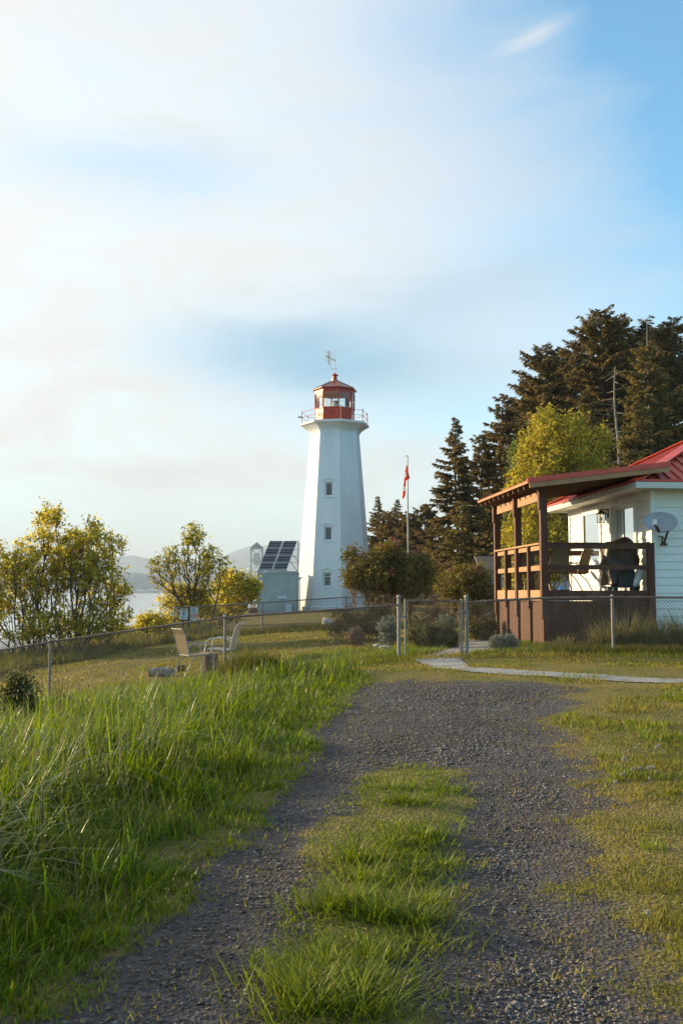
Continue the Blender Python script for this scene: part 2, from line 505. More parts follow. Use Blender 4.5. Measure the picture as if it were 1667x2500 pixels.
# ------------------------------------------------------------------ terrain (z relative to eye height in the control list)
CP = np.array([
    (0, -4, -1.52), (0, 3, -1.5), (3, 3, -1.5), (-3, 3, -1.52), (8, 3, -1.48), (-8, 3, -1.75), (0, 8, -1.43), (-3, 8, -1.50), (3, 8, -1.41),
    (8, 8, -1.38), (-7, 8, -1.95), (-12, 8, -2.5), (0, 13, -1.32), (4, 13, -1.28), (8, 13, -1.25), (-3, 13, -1.62), (-6, 13, -2.08), (-11, 13, -2.6),
    (1.15, 18, -1.24), (3.5, 18, -1.19), (7, 18, -1.16), (12, 18, -1.15), (-2.3, 18, -1.64), (-5.6, 18, -2.12), (-9, 18, -2.5), (-12.5, 18, -2.8),
    (-7, 23, -2.15), (-3, 22, -1.72), (2, 24, -1.28), (6, 24, -1.18), (12, 26, -1.15), (-11.5, 31, -2.42), (-8, 32, -2.0), (-6.3, 36, -1.86), (-3, 38, -1.66),
    (0, 38, -1.48), (5, 38, -1.40), (12, 38, -1.35), (-9, 50, -1.9), (-4, 50, -1.6), (-6.5, 68, -1.55), (-0.5, 70, -1.32), (10, 65, -1.25), (25, 60, -1.1),
    (28, 30, -1.1), (25, 5, -1.3)], dtype=float)
def _phi(r2):
    return np.where(r2 > 1e-9, 0.5 * r2 * np.log(np.maximum(r2, 1e-9)), 0.0)
_n = len(CP)
_K = _phi(((CP[:, None, :2] - CP[None, :, :2]) ** 2).sum(-1)) + np.eye(_n) * 2.0
_P = np.hstack([np.ones((_n, 1)), CP[:, :2]])
_A = np.block([[_K, _P], [_P.T, np.zeros((3, 3))]])
_w = np.linalg.solve(_A, np.concatenate([CP[:, 2], np.zeros(3)]))
def land(x, y):
    x = np.clip(x, -14, 28); y = np.clip(y, -4, 70)
    q = np.stack([x, y], -1)
    out = np.zeros(x.shape)
    for i in range(_n):
        out += _w[i] * _phi(((q - CP[i, :2]) ** 2).sum(-1))
    return out + _w[_n] + _w[_n + 1] * x + _w[_n + 2] * y
EY = [-60, 15, 28, 36, 50, 70, 90, 120, 200, 400, 900]
EX = [-19, -15, -12.6, -10.6, -9.6, -10.8, -6, 8, 60, 200, 500]
def edge_d(x, y):
    return np.interp(y, EY, EX) - x
def vnoise(x, y, s, seed=0):
    """cheap smooth pseudo noise in -1..1"""
    a = np.sin(x * s * 1.3 + seed * 1.7 + 1.9 * np.sin(y * s * 0.9 + seed)) + np.sin(y * s * 1.7 + seed * 2.3 + 1.4 * np.sin(x * s * 1.1 - seed))
    b = np.sin((x + y) * s * 2.3 + seed) * np.sin((x - y) * s * 2.9 + 2 * seed)
    return (a * 0.5 + b * 0.5) / 1.5
def terr(x, y):
    x = np.asarray(x, float); y = np.asarray(y, float)
    d = edge_d(x, y) + 1.2 * vnoise(x, y, 0.35, 5)
    s = np.clip(d / 8.0, 0, 1); s = s * s * (3 - 2 * s)
    beach = -5.6 - 0.012 * np.maximum(d - 8, 0)
    z = land(x, y) * (1 - s) + beach * s
    z = z + 0.012 * vnoise(x, y, 1.7, 1) + 0.25 * s * vnoise(x, y, 0.5, 3) + 0.015 * vnoise(x, y, 0.6, 8)
    return z + CAMZ
def tz(x, y):
    return float(terr(np.array([x]), np.array([y]))[0])
def ray(u, v):
    cp, sp = math.cos(PITCH), math.sin(PITCH)
    a = (u - 833.5) / F; b = (1250 - v) / F
    return Vector((a, cp - sp * b, sp + cp * b))
def at(u, v, D):
    """world point seen at photo pixel (u, v), at distance D along +Y"""
    d = ray(u, v)
    return Vector((d.x / d.y * D, D, CAMZ + d.z / d.y * D))
def X(u, D):
    return (u - 833.5) / F * D * math.cos(PITCH)
def ground_at(u, v):
    d = ray(u, v); t = 4.0
    for _ in range(60):
        p = d * t; h = tz(p.x, p.y)
        t += ((CAMZ + p.z) - h) / max(-d.z, 0.02) * 0.7
    return (d.x * t, d.y * t)
def gpt(x, y, dz=0.0):
    return (x, y, tz(x, y) + dz)

# --- gravel track outline in plan
outer_px = [(186, 2401), (282, 2295), (394, 2215), (452, 2130), (532, 2082), (606, 2013), (686, 1944), (740, 1880), (750, 1816), (790, 1770), (830, 1725), (868, 1685),
            (900, 1666), (1000, 1660), (1100, 1660), (1312, 1663), (1410, 1680), (1387, 1720), (1322, 1757), (1397, 1805), (1419, 1869), (1461, 1922), (1445, 2002), (1445, 2082),
            (1461, 2161), (1504, 2230), (1562, 2321), (1621, 2400)]
med_px = [(1000, 1868), (914, 1885), (829, 1967), (787, 2073), (765, 2179), (725, 2264), (670, 2339), (640, 2477), (1020, 2477), (1010, 2381), (1050, 2296), (1050, 2190), (1080, 2115),
          (1100, 2020), (1120, 1945), (1090, 1880)]
outer = np.array([ground_at(*p) for p in outer_px]); med = np.array([ground_at(*p) for p in med_px])
outer = np.vstack([[(-3.2, -6.0), (-2.6, 1.0)], outer, [(2.6, 1.5), (2.8, -6.0)]])
k = list(map(tuple, med)); i0 = 7
med = np.array(k[:8] + [(-0.45, -6.0), (0.55, -6.0)] + k[8:])
def sdist(x, y, poly):
    """signed distance to polygon, positive inside"""
    x = np.asarray(x, float); y = np.asarray(y, float)
    best = np.full(x.shape, 1e9); inside = np.zeros(x.shape, bool)
    n = len(poly)
    for i in range(n):
        ax, ay = poly[i]; bx, by = poly[(i + 1) % n]
        ex, ey = bx - ax, by - ay
        t = np.clip(((x - ax) * ex + (y - ay) * ey) / (ex * ex + ey * ey + 1e-12), 0, 1)
        best = np.minimum(best, np.hypot(x - ax - t * ex, y - ay - t * ey))
        c = ((ay > y) != (by > y)) & (x < (bx - ax) * (y - ay) / ((by - ay) if abs(by - ay) > 1e-9 else 1e-9) + ax)
        inside ^= c
    return np.where(inside, best, -best)
def gravel(x, y):
    """>0 inside gravel (metres to its edge)"""
    a = sdist(x, y, outer); b = sdist(x, y, med)
    return np.minimum(a, -b) + 0.20 * vnoise(x, y, 2.6, 4) + 0.11 * vnoise(x, y, 8.0, 6)

path_px_u = [(1003, 1612), (1121, 1612), (1153, 1630), (1310, 1640), (1472, 1648), (1667, 1659), (1667, 1671), (1366, 1656), (1153, 1642), (1063, 1633)]
path_poly = np.array([ground_at(*p) for p in path_px_u])

def grid_axis(parts):
    out = []
    for a, b, st in parts:
        out.append(np.arange(a, b, st))
    return np.concatenate(out)
gx = grid_axis([(-600, -100, 50), (-100, -40, 6), (-40, -14, 1.0), (-14, -6, 0.25), (-6, 7, 0.085), (7, 14, 0.25), (14, 40, 1.0), (40, 120, 6), (120, 901, 60)])
gy = grid_axis([(-60, -5, 5), (-5, 2, 0.5), (2, 14, 0.085), (14, 30, 0.25), (30, 45, 0.5), (45, 120, 2), (120, 300, 12), (300, 1001, 70)])
GX, GY = np.meshgrid(gx, gy)
GZ = terr(GX, GY)
gmask = np.clip(0.5 + gravel(GX, GY) / np.where(GX > 1.0, 0.8, 0.3), 0, 1)
GZ = GZ - 0.02 * gmask
nx, ny = len(gx), len(gy)
idx = np.arange(nx * ny).reshape(ny, nx)
gf = np.stack([idx[:-1, :-1], idx[:-1, 1:], idx[1:, 1:], idx[1:, :-1]], -1).reshape(-1, 4)
def ground_mat():
    m = bpy.data.materials.new('ground'); m.use_nodes = True
    N = m.node_tree.nodes; L = m.node_tree.links; p = N['Principled BSDF']
    p.inputs['Roughness'].default_value = 0.92; p.inputs['Specular IOR Level'].default_value = 0.25
    co = N.new('ShaderNodeTexCoord')
    def noise(s, d=6, r=0.6):
        n = N.new('ShaderNodeTexNoise'); n.inputs['Scale'].default_value = s; n.inputs['Detail'].default_value = d; n.inputs['Roughness'].default_value = r
        L.new(co.outputs['Object'], n.inputs['Vector']); return n.outputs['Fac']
    def ramp(f, c1, c2, a=0.4, b=0.6):
        r = N.new('ShaderNodeValToRGB'); r.color_ramp.elements[0].position = a; r.color_ramp.elements[1].position = b
        r.color_ramp.elements[0].color = c1 + (1,); r.color_ramp.elements[1].color = c2 + (1,); L.new(f, r.inputs[0]); return r.outputs[0]
    def mix(f, a, b, t='MIX'):
        x = N.new('ShaderNodeMixRGB'); x.blend_type = t
        if isinstance(f, float): x.inputs[0].default_value = f
        else: L.new(f, x.inputs[0])
        L.new(a, x.inputs[1])
        if isinstance(b, tuple): x.inputs[2].default_value = b + (1,)
        else: L.new(b, x.inputs[2])
        return x.outputs[0]
    lawn = ramp(noise(0.45, 8), (0.27, 0.215, 0.065), (0.15, 0.15, 0.032))
    lawn = mix(0.55, lawn, ramp(noise(14, 8, 0.75), (0.05, 0.048, 0.014), (0.24, 0.185, 0.065), 0.3, 0.7))
    vo = N.new('ShaderNodeTexVoronoi'); vo.inputs['Scale'].default_value = 42; L.new(co.outputs['Object'], vo.inputs['Vector'])
    hs = N.new('ShaderNodeSeparateColor'); L.new(vo.outputs['Color'], hs.inputs[0])
    grav = ramp(hs.outputs[0], (0.030, 0.027, 0.027), (0.135, 0.132, 0.145), 0.1, 0.95)
    grav = mix(0.5, grav, ramp(noise(1.1, 9, 0.7), (0.088, 0.062, 0.044), (0.080, 0.072, 0.072), 0.42, 0.58))
    at_ = N.new('ShaderNodeAttribute'); at_.attribute_name = 'gravel'
    beach = ramp(noise(1.2, 10, 0.8), (0.16, 0.18, 0.20), (0.46, 0.48, 0.50), 0.35, 0.7)
    b_ = N.new('ShaderNodeAttribute'); b_.attribute_name = 'beach'
    ad = N.new('ShaderNodeMath'); ad.operation = 'ADD'
    mlt = N.new('ShaderNodeMath'); mlt.operation = 'MULTIPLY_ADD'; mlt.inputs[1].default_value = 0.9; mlt.inputs[2].default_value = -0.45
    L.new(noise(7, 8, 0.7), mlt.inputs[0]); L.new(mlt.outputs[0], ad.inputs[0]); L.new(at_.outputs['Fac'], ad.inputs[1])
    gm = N.new('ShaderNodeMapRange'); gm.inputs[1].default_value = 0.35; gm.inputs[2].default_value = 0.6; L.new(ad.outputs[0], gm.inputs[0])
    col = mix(gm.outputs[0], lawn, grav)
    col = mix(b_.outputs['Fac'], col, beach)
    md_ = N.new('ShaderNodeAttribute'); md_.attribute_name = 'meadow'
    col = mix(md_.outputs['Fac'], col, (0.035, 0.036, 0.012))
    L.new(col, p.inputs['Base Color'])
    bp = N.new('ShaderNodeBump'); bp.inputs['Strength'].default_value = 0.9; bp.inputs['Distance'].default_value = 0.02
    dm = N.new('ShaderNodeMath'); dm.operation = 'ADD'; L.new(vo.outputs['Distance'], dm.inputs[0]); L.new(noise(30, 6), dm.inputs[1])
    L.new(dm.outputs[0], bp.inputs['Height']); L.new(bp.outputs[0], p.inputs['Normal'])
    MATS['ground'] = m
ground_mat()
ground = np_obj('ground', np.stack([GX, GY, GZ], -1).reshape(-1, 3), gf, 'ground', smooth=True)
tag(ground, kind='structure')
a = ground.data.attributes.new('gravel', 'FLOAT', 'POINT'); a.data.foreach_set('value', gmask.ravel().astype(np.float32))
bd = np.clip((edge_d(GX, GY) - 4) / 3, 0, 1)
a = ground.data.attributes.new('beach', 'FLOAT', 'POINT'); a.data.foreach_set('value', bd.ravel().astype(np.float32))

gd_ = gravel(GX, GY)
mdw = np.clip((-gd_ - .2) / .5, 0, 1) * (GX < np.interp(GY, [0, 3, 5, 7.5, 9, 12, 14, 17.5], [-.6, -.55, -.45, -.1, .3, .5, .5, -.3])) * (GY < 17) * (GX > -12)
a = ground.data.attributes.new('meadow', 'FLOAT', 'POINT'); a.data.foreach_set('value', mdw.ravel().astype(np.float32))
# --- sea
def sea_mat():
    m = mat('sea', (0.86, 0.89, 0.92), rough=0.12, spec=1.0, metal=0.75)  # near-white metallic base stands in for sun glitter on the water
    N = m.node_tree.nodes; L = m.node_tree.links; p = N['Principled BSDF']
    co = N.new('ShaderNodeTexCoord'); mp = N.new('ShaderNodeMapping'); mp.inputs['Scale'].default_value = (0.35, 1.0, 1)
    L.new(co.outputs['Object'], mp.inputs[0])
    nz = N.new('ShaderNodeTexNoise'); nz.inputs['Scale'].default_value = 0.5; nz.inputs['Detail'].default_value = 6
    L.new(mp.outputs[0], nz.inputs['Vector'])
    bp = N.new('ShaderNodeBump'); bp.inputs['Strength'].default_value = 0.12; bp.inputs['Distance'].default_value = 0.1
    L.new(nz.outputs['Fac'], bp.inputs['Height']); L.new(bp.outputs[0], p.inputs['Normal'])
sea_mat()
SEA = CAMZ - 6.1
sea = MB().quad((-9000, -3000, SEA), (9000, -3000, SEA), (9000, 8900, SEA), (-9000, 8900, SEA)).build('sea', 'sea')
tag(sea, kind='structure')

# --- far hills and the far shore
def ridge(name, pts, D, depth, seed, rough_amp):
    r = np.random.default_rng(seed)
    us = np.arange(-1400, 3100, 8)
    ys = np.interp(us, [p[0] for p in pts], [p[1] for p in pts])
    hgt = np.maximum((1443 - ys) / F * D, 1.0)
    nz = np.zeros(len(us))
    for o in range(1, 7):
        nz += np.interp(us, np.arange(-1500, 3300, 400 / 2 ** o), r.normal(0, 1, int(4800 / (400 / 2 ** o)) + 1)[:len(np.arange(-1500, 3300, 400 / 2 ** o))]) / 1.9 ** o
    hgt = np.maximum(hgt * (1 + rough_amp * nz), 2)
    xs = (us - 833.5) / F * D
    rows = []
    for t, k in ((0, 0.0), (0.12, 0.35), (0.3, 0.62), (0.55, 0.86), (1.0, 1.0), (1.6, 0.6), (2.2, 0.0)):
        jit = 1 + 0.10 * np.interp(us, np.arange(-1500, 3300, 60), r.normal(0, 1, 80)) * (0 < k < 1)
        rows.append(np.stack([xs * (1 + t * depth / D), np.full(len(us), D + t * depth) , SEA + 6.1 * 0 + hgt * k * jit * (1 + t * depth / D) - (3 if k == 0 else 0)], -1))
    V = np.concatenate(rows); n = len(us)
    idx = np.arange(len(V)).reshape(-1, n)
    f = np.stack([idx[:-1, :-1], idx[:-1, 1:], idx[1:, 1:], idx[1:, :-1]], -1).reshape(-1, 4)
    return tag(np_obj(name, V, f, 'far_hill', smooth=True), kind='structure')
ridge('mountains', [(-1400, 1400), (-400, 1380), (20, 1392), (150, 1375), (330, 1358), (400, 1374), (520, 1372), (560, 1350), (600, 1334), (660, 1330), (740, 1322), (900, 1318), (1100, 1345), (1500, 1375), (3100, 1400)], 7200, 500, 3, 0.03)
ridge('far_shore_hills', [(-1400, 1420), (0, 1408), (200, 1402), (330, 1396), (450, 1408), (560, 1400), (700, 1412), (1000, 1410), (3100, 1425)], 3300, 220, 5, 0.10)

# ------------------------------------------------------------------ foliage helpers
def quads_at(P, size, rngl, aspect=1.0, flat=0.0, jitter=0.5):
    """small randomly turned leaf quads (rhombi) at points P"""
    n = len(P)
    a = rngl.normal(size=(n, 3)); a /= np.linalg.norm(a, axis=1)[:, None]
    b = rngl.normal(size=(n, 3)); b[:, 2] *= (1 - flat); a[:, 2] *= (1 - flat)
    a /= np.linalg.norm(a, axis=1)[:, None]
    b -= a * (a * b).sum(1)[:, None]; b /= np.linalg.norm(b, axis=1)[:, None]
    s = size * (1 + jitter * rngl.uniform(-1, 1, n))[:, None]
    c = np.cross(a, b)
    V = np.stack([P - a * s, P - b * s * 0.45 * aspect + c * s * 0.12, P + a * s, P + b * s * 0.45 * aspect + c * s * 0.12], 1).reshape(-1, 3)
    Fc = np.arange(n * 4).reshape(-1, 4)
    return V, Fc

def tubes_np(segs, n=5):
    """segs: list of (p0, p1, r0, r1) -> verts, quads"""
    p0 = np.array([s[0] for s in segs], float); p1 = np.array([s[1] for s in segs], float)
    r0 = np.array([s[2] for s in segs], float); r1 = np.array([s[3] for s in segs], float)
    d = p1 - p0; L_ = np.linalg.norm(d, axis=1); L_[L_ < 1e-9] = 1e-9; d /= L_[:, None]
    ref = np.where(np.abs(d[:, 2:3]) > 0.9, np.array([[1., 0, 0]]), np.array([[0, 0, 1.]]))
    a = np.cross(d, ref); a /= np.linalg.norm(a, axis=1)[:, None]; b = np.cross(d, a)
    rings = []
    for P, r in ((p0, r0), (p1, r1)):
        for k in range(n):
            t = 2 * math.pi * k / n
            rings.append(P + (a * math.cos(t) + b * math.sin(t)) * r[:, None])
    V = np.stack(rings, 1).reshape(-1, 3)
    base = np.arange(len(segs))[:, None] * (2 * n)
    fs = [np.concatenate([base + k, base + (k + 1) % n, base + n + (k + 1) % n, base + n + k], 1) for k in range(n)]
    return V, np.stack(fs, 1).reshape(-1, 4)

def grow(base_pts, ells, K, seed, bias=0.35, tip_r=0.006, rmax=0.2, pull=0.0):
    """attractor points in a union of ellipsoids joined to the nearest limb: returns nodes, parent, radius"""
    r = np.random.default_rng(seed)
    w = np.array([e[2] for e in ells], float); w /= w.sum()
    pts = []
    for e, ww in zip(ells, w):
        m = max(int(K * ww), 4)
        q = r.normal(size=(m, 3)); q /= np.linalg.norm(q, axis=1)[:, None]
        q *= (r.uniform(0.15, 1, m) ** 0.5)[:, None]
        pts.append(np.array(e[0]) + q * np.array(e[1]))
    pts = np.vstack(pts)
    bc = np.mean(base_pts, axis=0)
    order = np.argsort(np.linalg.norm(pts - bc, axis=1))
    pts = pts[order]
    nodes = [np.array(b, float) for b in base_pts]; par = [-1] * len(base_pts); plen = [0.0] * len(base_pts)
    for p in pts:
        A = np.array(nodes); PL = np.array(plen)
        dd = np.linalg.norm(A - p, axis=1)
        up = np.maximum(A[:, 2] - p[2] + 0.1, 0)
        j = int(np.argmin(dd + bias * PL + 1.2 * up))
        seg = dd[j]; steps = max(1, int(seg / 0.45))
        start = nodes[j]; prev = j
        off = r.normal(size=3) * seg * 0.05
        for s_ in range(1, steps + 1):
            t = s_ / steps
            q = start * (1 - t) + p * t + off * math.sin(math.pi * t) + np.array([0, 0, -0.12 * seg * math.sin(math.pi * t)]) * (-1 if seg > 1 else 1) * pull
            nodes.append(q); par.append(prev); plen.append(plen[prev] + seg / steps); prev = len(nodes) - 1
    cnt = np.ones(len(nodes))
    for i in range(len(nodes) - 1, -1, -1):
        if par[i] >= 0: cnt[par[i]] += cnt[i]
    kids = np.zeros(len(nodes), int)
    for i in par:
        if i >= 0: kids[i] += 1
    rad = np.minimum(tip_r * cnt ** 0.42, rmax)
    return np.array(nodes), par, rad, cnt

def leafy(name, label, cat, base, ells, K, leaves, leaf_size, leaf_mat, seed, bark='bark', stems=1, stem_spread=0.3, bias=0.35, tip_r=0.006,
          spread=0.25, group=None, flat=0.2, aspect=1.0, bare=0.0, blooms=None, rmax=0.2):
    """a tree or bush: trunk (skeleton of limbs) and crown (many small leaf faces)"""
    r = np.random.default_rng(seed)
    base = np.array(base, float)
    root = thing(name, label, cat, tuple(base), group=group)
    bp = [np.array([r.normal() * stem_spread, r.normal() * stem_spread * 0.6, -0.1]) if stems > 1 else np.array([0, 0, -0.1]) for _ in range(stems)]
    ell = [(np.array(c) - base, rr, w) for c, rr, w in ells]
    nodes, par, rad, cnt = grow(bp, ell, K, seed, bias, tip_r, rmax)
    segs = [(nodes[par[i]], nodes[i], min(rad[par[i]], rad[i] * 1.6), rad[i]) for i in range(len(nodes)) if par[i] >= 0]
    V, Fq = tubes_np(segs, 5)
    np_obj('trunk', V, Fq, bark, root, smooth=True)
    ok = np.where((cnt < 14) & (nodes[:, 2] > 0.12 * nodes[:, 2].max()))[0]
    wgt = r.uniform(0.15, 1.0, len(ok)) ** 2
    if bare: wgt[r.uniform(size=len(ok)) < bare] = 0
    wgt /= wgt.sum()
    ch = r.choice(ok, size=leaves, p=wgt)
    P = nodes[ch] + r.normal(size=(leaves, 3)) * spread * r.uniform(0.2, 1, (leaves, 1))
    P[:, 2] = np.maximum(P[:, 2], 0.03)
    V, Fq = quads_at(P, leaf_size, r, aspect, flat)
    np_obj('crown', V, Fq, leaf_mat, root)
    if blooms:
        nb, size, bm = blooms
        tips = np.where(cnt <= 2)[0]
        hi = tips[np.argsort(-nodes[tips, 2] + r.normal(size=len(tips)) * 0.5)][:max(nb * 3, 5)]
        sel = r.choice(hi, size=nb)
        PP = []
        for s_ in sel:
            PP.append(nodes[s_] + np.array([0, -0.1, 0.1]) + r.normal(size=(24, 3)) * np.array([0.06, 0.06, 0.08]))
        V, Fq = quads_at(np.vstack(PP), size, r)
        tag(np_obj('flowers', V, Fq, bm, root), kind='stuff')
    return root

def conifer(label, u, top_v, D, hw_px, seed, power=0.8, material='fir_needles', bark='bark', name='conifer', skirt=0.08, dens=1.0, ragged=0.25, baretop=0.0, lean=0.0, group='conifers behind the station'):
    r = np.random.default_rng(seed)
    x = X(u, D); z0 = tz(x, D)
    top = at(u, top_v, D).z
    H = top - z0; hw = hw_px / F * D
    root = thing(name, label, 'tree', (x, D, z0), group=group)
    tr = []
    n = 14
    cx = lambda t: lean * t * H + 0.12 * math.sin(t * 5 + seed)
    for i in range(n):
        t0, t1 = i / n, (i + 1) / n
        tr.append(((cx(t0), 0, t0 * H), (cx(t1), 0, t1 * H), 0.011 * H * (1 - t0) + 0.02, 0.011 * H * (1 - t1) + 0.02))
    PV = []; 
    nb = int(H * 21 * dens)
    segs = []
    az_w = r.uniform(0, 6.28)
    sprays_P = []; sprays_D = []; sprays_L = []
    for i in range(nb):
        t = skirt + (1 - skirt - baretop) * (i + r.uniform()) / nb
        tt = (t - skirt) / (1 - skirt)
        L = hw * max(1 - tt, 0.0) ** power * (1 + ragged * r.normal()) 
        # big uneven lobes
        az = r.uniform(0, 2 * math.pi)
        L *= 1 + 0.28 * math.sin(3 * az + 5 * t + seed) * math.sin(9 * t + seed)
        L = max(L, 0.12 + 0.02 * hw)
        up0 = 0.35 * tt + 0.05 - 0.15 * (1 - tt)
        dx, dy = math.cos(az), math.sin(az)
        p = np.array([cx(t), 0, t * H]); 
        m = max(2, int(L / 0.5) + 1)
        pts = []
        for k_ in range(m + 1):
            s_ = k_ / m
            pts.append(p + np.array([dx * L * s_, dy * L * s_, L * (up0 * s_ - 0.40 * s_ * s_ * (1.1 - tt) + 0.14 * s_ ** 3)]))
        for k_ in range(m):
            segs.append((pts[k_], pts[k_ + 1], 0.012 + 0.02 * (1 - k_ / m) * L / 3, 0.01 + 0.02 * (1 - (k_ + 1) / m) * L / 3))
        ns = int((12 + L * 52) * dens)
        s_ = r.uniform(0.12, 1.0, ns) ** 0.8
        base = np.stack([np.interp(s_, np.linspace(0, 1, m + 1), [q[a_] for q in pts]) for a_ in range(3)], -1)
        side = r.choice([-1, 1], ns)
        sd_ = np.stack([-dy * side, dx * side, np.zeros(ns)], -1)
        fw = np.array([dx, dy, 0.0])
        D_ = sd_ * r.uniform(0.3, 1.0, (ns, 1)) + fw * r.uniform(0.2, 0.9, (ns, 1)) + np.stack([np.zeros(ns), np.zeros(ns), r.uniform(-0.45, 0.15, ns)], -1)
        D_ /= np.linalg.norm(D_, axis=1)[:, None]
        sprays_P.append(base); sprays_D.append(D_); sprays_L.append(r.uniform(0.16, 0.50, ns) * (1.15 - 0.45 * s_) * (0.5 + 0.5 * min(L, 1.5)))
    V, Fq = tubes_np(tr, 7); V2, F2 = tubes_np(segs, 3)
    np_obj('trunk', np.vstack([V, V2]), np.vstack([Fq, F2 + len(V)]), bark, root, smooth=True)
    P = np.vstack(sprays_P); Dd = np.vstack(sprays_D); Ls = np.concatenate(sprays_L)[:, None]
    ref = r.normal(size=P.shape) * 0.6 + np.array([0, 0, 1.0])
    W_ = np.cross(Dd, ref); W_ /= np.linalg.norm(W_, axis=1)[:, None]
    w = Ls * 0.17
    droop = np.array([0, 0, -1.0]) * Ls * 0.12
    V = np.stack([P, P + Dd * Ls * 0.55 - W_ * w, P + Dd * Ls + droop, P + Dd * Ls * 0.5 + W_ * w], 1).reshape(-1, 3)
    np_obj('crown', V, np.arange(len(V)).reshape(-1, 4), material, root)
    return root

def blades(P, h, w, az, lean, curl, r, segs=4):
    """curved grass blades; returns verts, quads. h,w,az,lean,curl arrays"""
    n = len(P)
    dirx = np.cos(az); diry = np.sin(az)
    wx = -diry; wy = dirx
    rows = []
    for k_ in range(segs + 1):
        t = k_ / segs
        hor = h * (lean * t + curl * t ** 2.4)
        ver = h * (t - 0.55 * curl * t ** 3) * np.sqrt(np.clip(1 - 0.35 * lean ** 2, 0.2, 1))
        cxp = P[:, 0] + dirx * hor; cyp = P[:, 1] + diry * hor; czp = P[:, 2] + ver - 0.01
        ww = w * (1 - t ** 1.7) * 0.5 + 0.0002
        rows.append(np.stack([cxp - wx * ww, cyp - wy * ww, czp], -1))
        rows.append(np.stack([cxp + wx * ww, cyp + wy * ww, czp], -1))
    V = np.stack(rows, 1).reshape(-1, 3)
    m = 2 * (segs + 1)
    base = np.arange(n)[:, None] * m
    fs = [np.concatenate([base + 2 * k_, base + 2 * k_ + 1, base + 2 * k_ + 3, base + 2 * k_ + 2], 1) for k_ in range(segs)]
    return V, np.stack(fs, 1).reshape(-1, 4)

def scatter(n, x0, x1, y0, y1, r, dens_pow=0.0, ang=0.44):
    """points inside the rectangle, more of them near the eye; only within a generous wedge of sight"""
    y = r.uniform(0, 1, n)
    if dens_pow:
        a_ = 1 - dens_pow
        y = (y0 ** a_ + y * (y1 ** a_ - y0 ** a_)) ** (1 / a_)
    else:
        y = y0 + y * (y1 - y0)
    x = r.uniform(0, 1, n)
    lo = np.maximum(x0, -y * ang - 1.2); hi = np.minimum(x1, y * ang + 1.2)
    ok = hi > lo
    x = lo + x * (hi - lo)
    return x[ok], y[ok]
